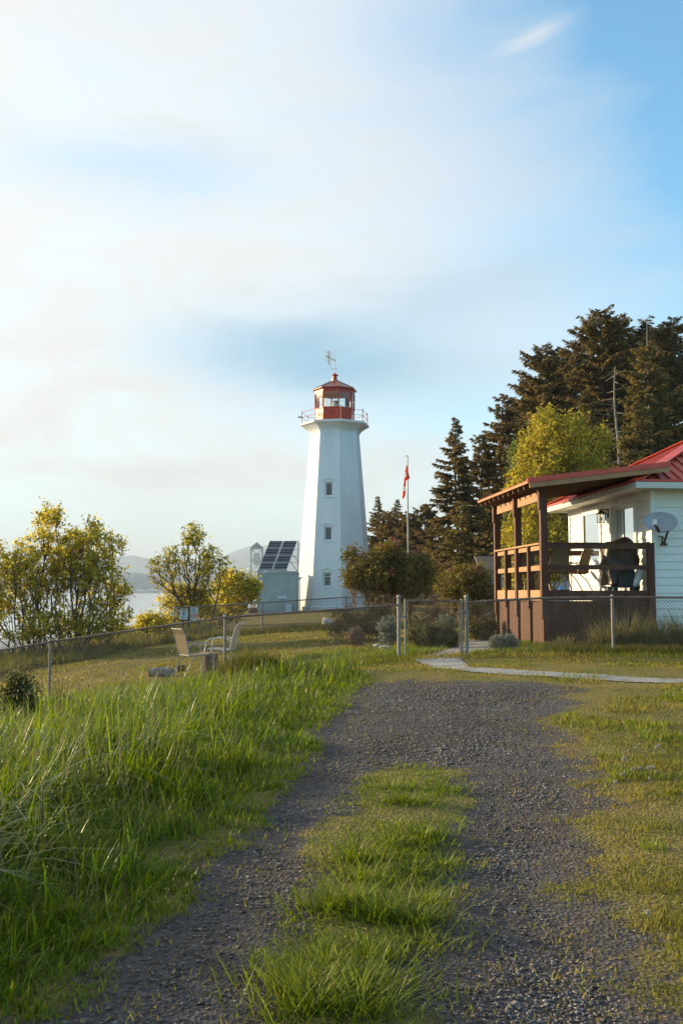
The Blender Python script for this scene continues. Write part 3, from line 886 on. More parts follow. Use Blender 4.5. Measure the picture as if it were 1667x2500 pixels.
# ------------------------------------------------------------------ lighthouse
def lighthouse():
    D = 70.0; x = X(817, D); zb = tz(x, D)
    E = CAMZ - zb                      # eye level above the base
    root = thing('lighthouse', 'tall white octagonal lighthouse tower with a red lantern room and gallery', 'lighthouse', (x, D, zb))
    PH = R(10.5)                       # one edge points a little right of the viewer
    def zl(v): return at(817, v, D).z - zb
    ztop = zl(1037); zneck = zl(1064)
    def rad(z):
        if z <= zneck: return 2.92 - (2.92 - 1.88) * (z / zneck)
        t = (z - zneck) / (ztop - 0.17 - zneck)
        return 1.88 + 0.66 * (1 - math.cos(min(t, 1) * math.pi / 2 * 1.0)) ** 1.1
    zs = [-0.6, 0.0]
    wins = [(zl(1399), zl(1433), True), (zl(1290), zl(1324), True), (zl(1184), zl(1218), True), (zl(1072), zl(1118), False)]
    for a_, b_, _ in wins: zs += [b_, a_]
    zs += list(np.linspace(zneck, ztop - 0.17, 9))
    zs += [2, 5.2, 8.0]
    zs = sorted(set(round(z, 4) for z in zs))
    mb = MB()
    hw = 0.30
    ths = [PH + k_ * math.pi / 4 for k_ in range(8)]
    def P(k_, z):
        t = ths[k_ % 8]; r_ = rad(z)
        return Vector((r_ * math.sin(t), -r_ * math.cos(t), z))
    WF = 7                              # facet between edge 7 and edge 0: turned towards the viewer
    for k_ in range(8):
        for i in range(len(zs) - 1):
            z0, z1 = zs[i], zs[i + 1]
            a_, b_, c_, d_ = P(k_, z0), P(k_ + 1, z0), P(k_ + 1, z1), P(k_, z1)
            if k_ != WF:
                mb.quad(a_, b_, c_, d_); continue
            def Q(u, z):
                p, q = P(k_, z), P(k_ + 1, z); m_ = (p + q) / 2; t_ = (q - p).normalized()
                return m_ + t_ * u
            nrm = (P(k_, 1) + P(k_ + 1, 1)); nrm.z = 0; nrm.normalize()
            mb.quad(a_, Q(-hw, z0), Q(-hw, z1), d_); mb.quad(Q(hw, z0), b_, c_, Q(hw, z1))
            hole = None
            for lo, hi, dp in [(w_[1], w_[0], w_[2]) for w_ in wins]:
                if z0 >= lo - 1e-3 and z1 <= hi + 1e-3: hole = (lo, hi, dp)
            if hole is None:
                mb.quad(Q(-hw, z0), Q(hw, z0), Q(hw, z1), Q(-hw, z1))
            else:
                dep = 0.26 if hole[2] else 0.05
                I = -nrm * dep
                lo, hi = z0, z1
                if abs(z0 - hole[0]) < 1e-3: mb.quad(Q(-hw, z0), Q(hw, z0), Q(hw, z0) + I, Q(-hw, z0) + I)
                if abs(z1 - hole[1]) < 1e-3: mb.quad(Q(-hw, z1), Q(-hw, z1) + I, Q(hw, z1) + I, Q(hw, z1))
                mb.quad(Q(-hw, z0), Q(-hw, z0) + I, Q(-hw, z1) + I, Q(-hw, z1))
                mb.quad(Q(hw, z0), Q(hw, z1), Q(hw, z1) + I, Q(hw, z0) + I)
                mb.quad(Q(-hw, z0) + I, Q(hw, z0) + I, Q(hw, z1) + I, Q(-hw, z1) + I)
    mb.build('tower_wall', 'white_paint_tower', root)
    for j, (hi, lo, real) in enumerate(wins):
        k_ = WF
        zc = (hi + lo) / 2
        p, q = P(k_, zc), P(k_ + 1, zc); m_ = (p + q) / 2; t_ = (q - p).normalized()
        nrm = Vector((m_.x, m_.y, 0)).normalized()
        slope = (P(k_, hi) - P(k_, lo)); slope = ((P(k_, hi) + P(k_ + 1, hi)) / 2 - (P(k_, lo) + P(k_ + 1, lo)) / 2).normalized()
        def W_(u, s, o): return tuple(m_ + t_ * u + slope * s + nrm * o)
        hh = (hi - lo) / 2
        if real:
            w = MB()
            for s_ in (-1, 1):
                w.bar(W_(s_ * (hw - 0.05), -hh + .01, -0.19), W_(s_ * (hw - 0.05), hh - .01, -0.19), 0.09, 0.1, up=nrm)
            w.bar(W_(-hw + .096, hh - 0.05, -0.19), W_(hw - .096, hh - 0.05, -0.19), 0.1, 0.09, up=slope)
            w.bar(W_(-hw + .096, -hh + 0.05, -0.19), W_(hw - .096, -hh + 0.05, -0.19), 0.1, 0.09, up=slope)
            if j == 0: w.bar(W_(-hw + .096, hh * 0.42, -0.19), W_(hw - .096, hh * 0.42, -0.19), 0.06, 0.05, up=slope)
            fr = w.build('window', 'white_trim', root)
            fr['label'] = 'white framed tower window'
            g = MB()
            g.add([W_(-hw + .09, -hh + .09, -0.20), W_(hw - .09, -hh + .09, -0.20), W_(hw - .09, hh - .09, -0.20), W_(-hw + .09, hh - .09, -0.20)], [(0, 1, 2, 3)])
            g.build('pane', 'window_brown' , fr)
            s = MB(); s.bar(W_(-hw - .06, -hh - 0.05, 0.0), W_(hw + .06, -hh - 0.05, 0.0), 0.12, 0.08, up=slope); s.build('sill', 'white_paint_tower', root)
        c = MB()
        for s_ in (-1, 1):
            c.bar(W_(s_ * (hw + 0.20), hh + 0.14, 0.02), W_(0, hh + 0.34 if j != 1 else hh + .28, 0.02), 0.09, 0.05, up=slope)
        c.build('pediment', 'white_paint_tower', root)
    # gallery slab
    MB().lathe([(2.50, ztop - 0.17), (2.62, ztop - 0.16), (2.64, ztop), (1.5, ztop + 0.003)], 8, phase=PH).build('gallery_slab', 'white_paint_tower', root)
    # lantern room
    zr = ztop; RL = 1.50
    base = MB().lathe([(RL, zr + .004), (RL, zr + 1.08), (RL + .04, zr + 1.08), (RL + .04, zr + 1.14), (RL - .08, zr + 1.14)], 8, phase=PH)
    base.build('lantern_base', 'red_paint', root)
    vent = MB()
    for k_, u in ((7, 0.0), (6, -.1)):
        p = ((P(k_, zr) + P(k_ + 1, zr)) / 2); n_ = Vector((p.x, p.y, 0)).normalized()
        c_ = n_ * (RL * math.cos(math.pi / 8) + .002); 
        vent = MB(); vent.tube([(c_.x, c_.y, zr + .62), (c_.x + n_.x * .04, c_.y + n_.y * .04, zr + .62)], .075, 10)
        vent.build('vent_hole', 'black', root)
    zg0, zg1 = zr + 1.14, zr + 2.28
    def pr(t, r_, z): return (r_ * math.sin(t), -r_ * math.cos(t), z)
    for t in ths:
        MB().bar(pr(t, RL - .01, zg0), pr(t, RL - .01, zg1), 0.085, 0.085, up=(math.sin(t), -math.cos(t), 0)).build('lantern_mullion', 'red_paint', root)
    for k_ in (1, 3, 4):
        t = ths[k_] + math.pi / 8
        MB().bar(pr(t, RL * .92 - .01, zg0), pr(t, RL * .92 - .01, zg1), 0.05, 0.05, up=(math.sin(t), -math.cos(t), 0)).build('lantern_mullion', 'white_trim', root)
    MB().lathe([(RL - .03, zg1 - .002), (RL + .03, zg1), (RL + .03, zg1 + .30), (RL - .03, zg1 + .30)], 8, phase=PH, cap=False).build('lantern_band', 'red_paint', root)
    inner = MB()
    for i in range(8):
        p0 = pr(ths[i], RL - .07, zg1 + .29); p1 = pr(ths[(i + 1) % 8], RL - .07, zg1 + .29)
        q0 = pr(ths[i], RL - .07, zg1 + .01); q1 = pr(ths[(i + 1) % 8], RL - .07, zg1 + .01)
        inner.quad(p0, p1, q1, q0)
    inner.add([pr(t, RL - .07, zg1 + .285) for t in ths], [tuple(range(8))])
    inner.build('lantern_ceiling', 'white_trim', root)
    for i in range(8):
        gl = MB().quad(pr(ths[i], RL - .02, zg0), pr(ths[(i + 1) % 8], RL - .02, zg0), pr(ths[(i + 1) % 8], RL - .02, zg1), pr(ths[i], RL - .02, zg1))
        gl.build('lantern_pane', 'lantern_glass', root)
    ze = zg1 + .30
    MB().lathe([(RL - .2, ze - .0), (1.70, ze - .03), (1.71, ze + .03), (.26, ze + .74), (.26, ze + .80), (.19, ze + .84)], 8, phase=PH).build('lantern_roof', 'red_roof_lantern', root)
    rb = MB()
    for t in ths:
        rb.bar(pr(t, 1.70, ze + .045), pr(t, .27, ze + .755), .05, .035)
    rb.build('roof_rib', 'red_roof_lantern', root)
    MB().lathe([(.17, ze + .83), (.165, ze + 1.15), (.25, ze + 1.17), (.25, ze + 1.20), (.06, ze + 1.34), (.03, ze + 1.40)], 14).build('roof_ventilator', 'red_paint', root, smooth=False)
    # mast, aerial, vane
    zt = ze + 1.38
    MB().tube([(0, 0, zt), (0, 0, zt + 1.27)], .022, 8).build('mast', 'grey_metal', root)
    za = zt + .95
    e = MB()
    bx = lambda s: (-s * .72, -s * .35, za + s * .30)
    e.bar(bx(-.1), bx(.98), .035, .035)
    for s_, up, dn in ((.97, .40, .40), (.86, .44, .44), (.74, .46, .46), (.60, .48, .48), (.40, .52, .55)):
        p = bx(s_); e.tube([(p[0], p[1], p[2] - dn), (p[0], p[1], p[2] + up)], .018, 5)
    p = bx(.5); q = bx(.56)
    lp = [(p[0], p[1], p[2] - .45)] + [(p[0], p[1], p[2] + z) for z in (-.2, .2, .45)]
    e.tube([(p[0], p[1], p[2] - .45), (p[0], p[1], p[2] + .45), (q[0] - .03, q[1], p[2] + .50), (q[0] - .09, q[1], p[2] + .45), (q[0] - .09, q[1], p[2] - .45), (q[0] - .03, q[1], p[2] - .50), (p[0], p[1], p[2] - .45)], .018, 5)
    e.build('aerial', 'dark_metal', root)
    v = MB(); v.bar((-.22, 0, zt + .30), (.16, 0, zt + .36), .015, .015); v.box((-.2, 0, zt + .30), (.10, .01, .05)); v.tube([(.15, 0, zt + .34), (.18, 0, zt + .40)], .012, 5)
    v.build('wind_vane', 'dark_metal', root)
    # rail
    RR = 2.50
    for t in ths:
        ps = MB().tube([pr(t, RR, zr), pr(t, RR, zr + .90)], .026, 7); ps.tube([pr(t, RR, zr + .90), pr(t, RR, zr + .96)], .034, 7)
        ps.build('railing_post', 'red_paint', root)
    for hgt in (.84, .45):
        MB().tube([pr(ths[i % 8], RR, zr + hgt) for i in range(9)], .017, 6).build('handrail', 'red_paint', root)
    t = ths[6]
    c = pr(t, RR + .05, zr + .48)
    MB().tube([(c[0] - .22, c[1], c[2] + .02), (c[0] + .12, c[1], c[2])], [.07, .05], 8).build('camera_box', 'grey_metal', root)
    pnl = MB(); 
    p = (Vector(pr(ths[1], RL + .01, zr + .36)) * .82 + Vector(pr(ths[2], RL + .01, zr + .36)) * .18)
    d_ = (Vector(pr(ths[2], RL, 0)) - Vector(pr(ths[1], RL, 0))).normalized()
    pnl.bar(tuple(p - d_ * .12), tuple(p + d_ * .20), .03, .70); pnl.build('hatch', 'white_trim', root)
    # lamp inside
    MB().lathe([(.16, zr + 1.0), (.16, zr + 1.22), (.20, zr + 1.24), (.22, zr + 1.5), (.15, zr + 1.62), (.12, zr + 1.66), (.05, zr + 1.78)], 14).build('lamp', 'lens_glass', root, smooth=True)
    MB().lathe([(.12, zr + 1.655), (.12, zr + 1.72), (.03, zr + 1.80)], 12).build('lamp_cap', 'grey_metal', root)
    MB().box((.05, 1.05, zr + 1.55), (.42, .06, 1.0)).build('inner_panel', 'red_paint', root)
    ld = MB()
    for s_ in (-.18, .18): ld.tube([(.55 + s_, 1.0, zr + 1.15), (.55 + s_, 1.0, zr + 2.2)], .014, 5)
    for i in range(3): ld.tube([(.37, 1.0, zr + 1.35 + i * .33), (.73, 1.0, zr + 1.35 + i * .33)], .012, 5)
    ld.build('inner_frame', 'dark_metal', root)
    # low door surround / plinth boards at the foot (seen left of the tower)
    MB().lathe([(3.02, -.6), (3.02, .18), (2.93, .22)], 8, phase=PH).build('plinth', 'white_paint_tower', root)
    return root
lighthouse()

# ------------------------------------------------------------------ solar hut beside the tower
def solar_hut():
    D = 66.0; xl, xr = X(630, D), X(726, D); zb = tz((xl + xr) / 2, D)
    cx = (xl + xr) / 2; w = xr - xl; 
    zt = at(680, 1401, D).z - zb
    root = thing('equipment_hut', 'flat roofed grey green equipment hut standing left of the lighthouse', 'hut', (cx, D, zb))
    d = 2.6
    MB().span((-w / 2, 0, -.3), (w / 2, d, zt)).build('wall', 'hut_wall', root, bevel=.02)
    r_ = MB(); r_.span((-w / 2 - .05, -.05, zt + .001), (w / 2 + .05, d + .05, zt + .10)); r_.build('roof', 'hut_wall', root)
    t = MB()
    for s_ in (-1, 1): t.span((s_ * (w / 2) - .04, -.018, -.2), (s_ * (w / 2) + .04, -.002, zt - .002))
    t.span((-w / 2 + .042, -.018, -.05), (w / 2 - .042, -.002, .12))
    t.build('corner_trim', 'grey_metal', root)
    for i in range(4):
        xx = w / 2 - 1.25 + i * .12
        MB().tube([(xx, -.05, -.1), (xx, -.05, .82)], .022, 6).build('conduit', 'white_metal', root)
    MB().span((w / 2 - .82, -.16, .02), (w / 2 - .38, -.02, .58)).build('meter_box', 'pale_box', root, bevel=.02)
    MB().span((w / 2 - 1.35, -.05, .98), (w / 2 - .75, -.004, 1.16)).build('vent_panel', 'pale_box', root)
    l = MB(); l.prism([(w / 2 + .06, zt - .25), (w / 2 + .42, zt - .22), (w / 2 + .12, zt - .42)], .1, 'y', .25); l.build('floodlight', 'grey_metal', root)
    m = MB(); m.tube([(w / 2 + .09, .05, -.3), (w / 2 + .09, .05, zt + .1)], .035, 7); m.tube([(w / 2 + .16, .5, -.3), (w / 2 + .16, .5, zt - .4)], .03, 7); m.build('downpipe', 'white_metal', root)
    # solar array (its own thing on the roof)
    sr = thing('solar_array', 'tilted solar array of two columns of dark modules on the grey hut roof', 'solar panels', (cx, D, zb + zt + .10))
    hb = .16
    ht = at(680, 1319, D).z - (zb + zt + .10)
    # panel plane: bottom edge at the front, top edge back and to the right
    bl = Vector((xl - cx + .00, .1, hb)); br = Vector((X(699, D) - cx, .1, hb)); 
    D2 = D + 1.15
    tl = Vector((X(658, D2) - cx, 1.25, ht)); trr = Vector((X(725, D2) - cx, 1.25, ht))
    up = (tl - bl); ac = (br - bl); nrm = ac.cross(up).normalized()
    if nrm.y > 0: nrm = -nrm
    def Q(a_, b_, o=0.0): return tuple(bl + (br - bl) * a_ + ((tl + (trr - tl) * a_) - (bl + (br - bl) * a_)) * b_ + nrm * o)
    for col in range(2):
        a0, a1 = (0.0, .475) if col == 0 else (.525, 1.0)
        for row in range(4):
            b0 = row / 4 + .006; b1 = (row + 1) / 4 - .006
            mb = MB()
            vs = [Q(a0, b0, 0), Q(a1, b0, 0), Q(a1, b1, 0), Q(a0, b1, 0), Q(a0, b0, .05), Q(a1, b0, .05), Q(a1, b1, .05), Q(a0, b1, .05)]
            mb.add(vs, [(3, 2, 1, 0), (4, 5, 6, 7), (0, 1, 5, 4), (1, 2, 6, 5), (2, 3, 7, 6), (3, 0, 4, 7)])
            dm = mb; dm.mi = 1
            for i in range(8):
                for j in range(3):
                    u = a0 + (a1 - a0) * (i + .5) / 8; v_ = b0 + (b1 - b0) * (j + .5) / 3
                    su = (a1 - a0) * .025; sv = (b1 - b0) * .07
                    dm.add([Q(u - su, v_, .053), Q(u, v_ - sv, .053), Q(u + su, v_, .053), Q(u, v_ + sv, .053)], [(0, 1, 2, 3)])
            pm = dm.build('solar_module', ['solar_cell', 'solar_dot'], sr)
            fm = MB()
            for (p, q) in (((a0, b0), (a1, b0)), ((a0, b1), (a1, b1))):
                fm.bar(Q(p[0], p[1], .05), Q(q[0], q[1], .05), .03, .02)
            for (p, q) in (((a0, b0), (a0, b1)), ((a1, b0), (a1, b1))):
                fm.bar(Q(p[0], p[1], .05), Q(q[0], q[1], .05), .02, .02)
            fm.build('module_frame', 'white_metal', pm)
    f = MB()
    f.bar(Q(-.02, -.03, .02), Q(1.04, -.03, .02), .08, .10)
    f.bar(Q(-.02, -.06, -.1), (trr.x, 1.3, .08), .05, .05)
    f.bar(Q(.5, 0, -.03), Q(.5, 1, -.03), .06, .05)
    for xx in (tl.x, trr.x):
        f.bar((xx + .06, 1.35, 0), (xx + .06, 1.35, ht + .05), .06, .06)
    x0 = br.x; n = 4
    for i, fr in enumerate((.28, .48, .70)):
        p = Q(1.0, fr, -.02); f.bar(p, (trr.x + .06, 1.35, p[2]), .035, .035)
    f.bar(Q(1.0, .55, -.02), (trr.x + .06, 1.35, ht * .35), .035, .035)
    f.bar(Q(1.0, .30, -.02), (trr.x + .06, 1.35, .05), .035, .035)
    f.bar((x0 + .1, .2, .05), (trr.x + .05, 1.3, .05), .08, .08)
    f.build('support_frame', 'grey_metal', sr)
solar_hut()

def lattice_tower():
    D = 67.0; xa, xb = X(613, D), X(640, D); cx = (xa + xb) / 2; zb = tz(cx, D); w = (xb - xa) / 2
    zt = at(626, 1339, D).z - zb
    root = thing('lattice_tower', 'narrow white lattice tower with pointed cap left of the grey hut', 'lattice tower', (cx, D, zb))
    zb0 = at(626, 1484, D).z - zb
    MB().span((-w - .12, -w - .1, -.3), (w + .1, w + .1, zb0)).build('brick_base', 'brick_red', root)
    cs = [(-w, -w), (w, -w), (w, w), (-w, w)]
    for c in cs: MB().span((c[0] - .035, c[1] - .035, zb0 + .001), (c[0] + .035, c[1] + .035, zt)).build('leg', 'white_metal', root)
    br = MB()
    lv = np.linspace(zb0 + .05, zt, 6)
    for i in range(5):
        for k_ in range(4):
            p, q = cs[k_], cs[(k_ + 1) % 4]
            br.bar((p[0], p[1], lv[i]), (q[0], q[1], lv[i]), .05, .06)
            br.bar((p[0], p[1], lv[i]), (q[0], q[1], lv[i + 1]), .025, .025); br.bar((q[0], q[1], lv[i]), (p[0], p[1], lv[i + 1]), .025, .025)
    for k_ in range(4):
        p, q = cs[k_], cs[(k_ + 1) % 4]; br.bar((p[0], p[1], zt), (q[0], q[1], zt), .07, .08)
    br.build('bracing', 'white_metal', root)
    MB().lathe([(w * 1.55, zt + .06), (.03, zt + .44)], 4, phase=math.pi / 4).build('cap', 'grey_metal', root)
    MB().span((-w * .6, -w * .3, zt - 1.15), (w * .6, w * .6, zt - .35)).build('equipment_panel', 'white_metal', root)
    MB().span((-w * .2, -w * .3, zb0 + 1.2), (w * .8, w * .6, zb0 + 2.3)).build('equipment_panel', 'white_metal', root)
lattice_tower()

# ------------------------------------------------------------------ the keeper's cottage
HA = R(5); FL = 1.2
hx, hy = 6.70, 20.3
HZ = CAMZ - FL
def cottage():
    root = thing('cottage', 'white clapboard cottage with a red metal hip roof behind the fence', 'house', (hx, hy, HZ), HA)
    top = FL + 2.25; LW = 7.5; LY = 5.4
    bh = 0.168
    # openings on the left wall: (y0, y1, z0, z1)
    door = (.80, 2.06, FL, FL + 2.0); win = (3.02, 4.34, FL + .69, FL + 2.05)
    # solid core just behind the boards
    MB().span((.03, .03, -.6), (LW, LY, top)).build('core_wall', 'siding', root)
    sd_ = MB()
    n = int((top + .35) / bh) + 1
    for i in range(n):
        z0 = -.35 + i * bh; z1 = min(z0 + bh, top)
        # front wall
        def plank_y(xa, xb):
            sd_.add([(xa, -.012, z0), (xb, -.012, z0), (xb, .022, z0), (xa, .022, z0), (xa, .012, z1), (xb, .012, z1), (xb, .028, z1), (xa, .028, z1)],
                    [(0, 1, 5, 4), (3, 2, 1, 0), (4, 5, 6, 7), (0, 4, 7, 3), (1, 2, 6, 5)])
        def plank_x(ya, yb):
            sd_.add([(-.012, ya, z0), (-.012, yb, z0), (.022, yb, z0), (.022, ya, z0), (.012, ya, z1), (.012, yb, z1), (.028, yb, z1), (.028, ya, z1)],
                    [(1, 0, 4, 5), (0, 1, 2, 3), (7, 6, 5, 4), (0, 3, 7, 4), (2, 1, 5, 6)])
        plank_y(.06, LW)
        cuts = []
        for o in (door, win):
            if z1 > o[2] and z0 < o[3]: cuts.append((o[0], o[1]))
        ya = .06
        for a_, b_ in sorted(cuts):
            plank_x(ya, a_); ya = b_
        plank_x(ya, LY - .06)
    sd_.build('siding', 'siding', root)
    MB().span((-.03, -.03, -.4), (.058, .058, top)).build('corner_trim', 'white_trim', root); MB().span((-.03, LY - .058, -.4), (.058, LY + .03, top)).build('corner_trim', 'white_trim', root)
    # window
    def frame(name, o, depth, sill):
        f = MB(); y0, y1, z0, z1 = o; t = .10
        f.span((-depth, y0, z0), (.03, y0 + t, z1)); f.span((-depth, y1 - t, z0), (.03, y1, z1))
        f.span((-depth + .002, y0 + t, z1 - t), (.03, y1 - t, z1)); f.span((-depth + .002, y0 + t, z0), (.03, y1 - t, z0 + t))
        f.span((-depth - .03, y0 - .05, z1 + .001), (.03, y1 + .05, z1 + .04))
        return f
    wf = frame('window', win, .035, True)
    wo_ = wf.build('window', 'white_trim', root)
    MB().quad((-.004, win[0] + .1, win[2] + .1), (-.004, win[1] - .1, win[2] + .1), (-.004, win[1] - .1, win[3] - .1), (-.004, win[0] + .1, win[3] - .1)).build('pane', 'glass_window', wo_)
    MB().span((-.07, win[0] - .04, win[2] - .05), (.0, win[1] + .04, win[2] - .001)).build('sill', 'white_trim', wo_)
    df = frame('door', door, .05, False).build('door', 'white_trim', root)
    MB().span((-.17, door[1] - .085, door[2]), (-.052, door[1] + .0, door[3] - .02)).build('door_jamb', 'white_trim', df)
    y0, y1 = door[0] + .1, door[1] - .1; ym = y0 + .68
    MB().quad((-.006, y0, FL + .1), (-.006, ym - .03, FL + .1), (-.006, ym - .03, FL + 1.9), (-.006, y0, FL + 1.9)).build('pane', 'glass_window', df)
    MB().quad((-.006, ym + .03, FL + .1), (-.006, y1, FL + .1), (-.006, y1, FL + 1.9), (-.006, ym + .03, FL + 1.9)).build('pane', 'glass_window', df)
    MB().span((-.03, ym - .03, FL + .1), (.02, ym + .03, FL + 1.9)).build('mullion', 'white_trim', df)
    # eaves: soffit, fascia gutter
    ox = .5
    zE = FL + 2.17; zT = FL + 2.29
    sf = MB(); sf.span((-ox + .02, -ox + .02, zE + .02), (LW, LY + ox - .02, zE + .045)); sf.build('soffit', 'white_trim', root)
    fa = MB()
    fa.span((-ox - .05, -ox - .05, zE), (LW, -ox + .02, zT)); fa.span((-ox - .05, -ox + .022, zE), (-ox + .02, LY + ox - .022, zT)); fa.span((-ox - .05, LY + ox - .02, zE), (LW, LY + ox + .05, zT))
    fa.build('fascia', 'white_trim', root)
    gt = MB()
    for z in (zE + .05, zT - .02):
        gt.span((-ox - .075, -ox - .075, z - .012), (LW, -ox - .052, z + .012)); gt.span((-ox - .075, -ox - .05, z - .012), (-ox - .052, LY + ox + .05, z + .012))
    gt.build('gutter', 'white_metal', root)
    # hip roof
    p_ = .51; t_ = LY / 2 + ox; zr = zT + .005
    x0, y0, y1 = -ox - .04, -ox - .04, LY + ox + .04
    t_ = (y1 - y0) / 2
    A = (x0, y0, zr); B = (x0, y1, zr); K = (x0 + t_, y0 + t_, zr + t_ * p_); Fr = (LW, y0, zr); Bk = (LW, y1, zr); Rg = (LW, y0 + t_, zr + t_ * p_)
    rf = MB(); rf.add([A, B, K], [(0, 2, 1)]); rf.add([A, Fr, Rg, K], [(0, 1, 2, 3)]); rf.add([B, K, Rg, Bk], [(0, 1, 2, 3)])
    off = .05
    for i in range(int((y1 - y0) / .23)):
        y = y0 + .12 + i * .23; L_ = min(y - y0, y1 - y) - .02
        if L_ > .05: rf.bar((x0, y, zr + .02), (x0 + L_, y, zr + L_ * p_ + .02), .05, .04)
    for i in range(int((LW - x0) / .23)):
        x = x0 + .12 + i * .23; L_ = min(x - x0, t_) - .02
        if L_ > .05: rf.bar((x, y0, zr + .02), (x, y0 + L_, zr + L_ * p_ + .02), .05, .04)
    ro = rf.build('roof', 'red_metal_roof', root)
    hp = MB()
    for a_, b_ in ((A, K), (B, K), (K, Rg)):
        hp.bar((a_[0], a_[1], a_[2] + .05), (b_[0], b_[1], b_[2] + .05), .26, .03)
    hp.bar((x0 - .01, y0, zr + .03), (x0 - .01, y1, zr + .03), .03, .05); hp.bar((x0, y0 - .01, zr + .03), (LW, y0 - .01, zr + .03), .03, .05)
    hp.build('ridge_cap', 'red_flashing', ro)
    MB().span((.03, .01, -.9), (LW, LY, -.36)).build('foundation', 'concrete', root)
    # pipe line across the front wall
    # wall lanterns (two)
    for (ly, lab) in ((2.50, 'brown wall lantern between the cottage window and the door'),):
        wlp = thing('wall_lantern', lab, 'lantern', (hx + (-.0) * math.cos(HA) - ly * math.sin(HA), hy + ly * math.cos(HA), HZ + FL + 1.66), HA)
        b = MB(); b.span((-.035, -.04, .10), (-.012, .04, .34)); b.bar((-.02, 0, .31), (-.20, 0, .31), .018, .018); b.bar((-.03, 0, .16), (-.12, 0, .28), .014, .014); b.build('bracket', 'bronze', wlp)
        MB().lathe([(.125, .20), (.03, .29), (.02, .31)], 4, c=(-.20, 0, 0), phase=math.pi / 4).build('lamp_hood', 'bronze', wlp)
        c = MB()
        for i in (-1, 1):
            for j in (-1, 1): c.bar((-.20 + i * .068, j * .068, 0), (-.20 + i * .075, j * .075, .20), .012, .012)
        c.span((-.28, -.08, -.012), (-.12, .08, .0)); c.build('cage', 'bronze', wlp)
        MB().lathe([(.09, .003), (.098, .195)], 4, c=(-.20, 0, 0), phase=math.pi / 4).build('lamp_glass', 'lantern_glass', wlp)
        MB().lathe([(.01, .02), (.03, .06), (.03, .10), (.01, .14)], 8, c=(-.20, 0, 0)).build('bulb', 'bulb', wlp, smooth=True)
    return root
cottage()
def HW(lx, ly, lz=0.0):
    return (hx + lx * math.cos(HA) - ly * math.sin(HA), hy + lx * math.sin(HA) + ly * math.cos(HA), HZ + lz)

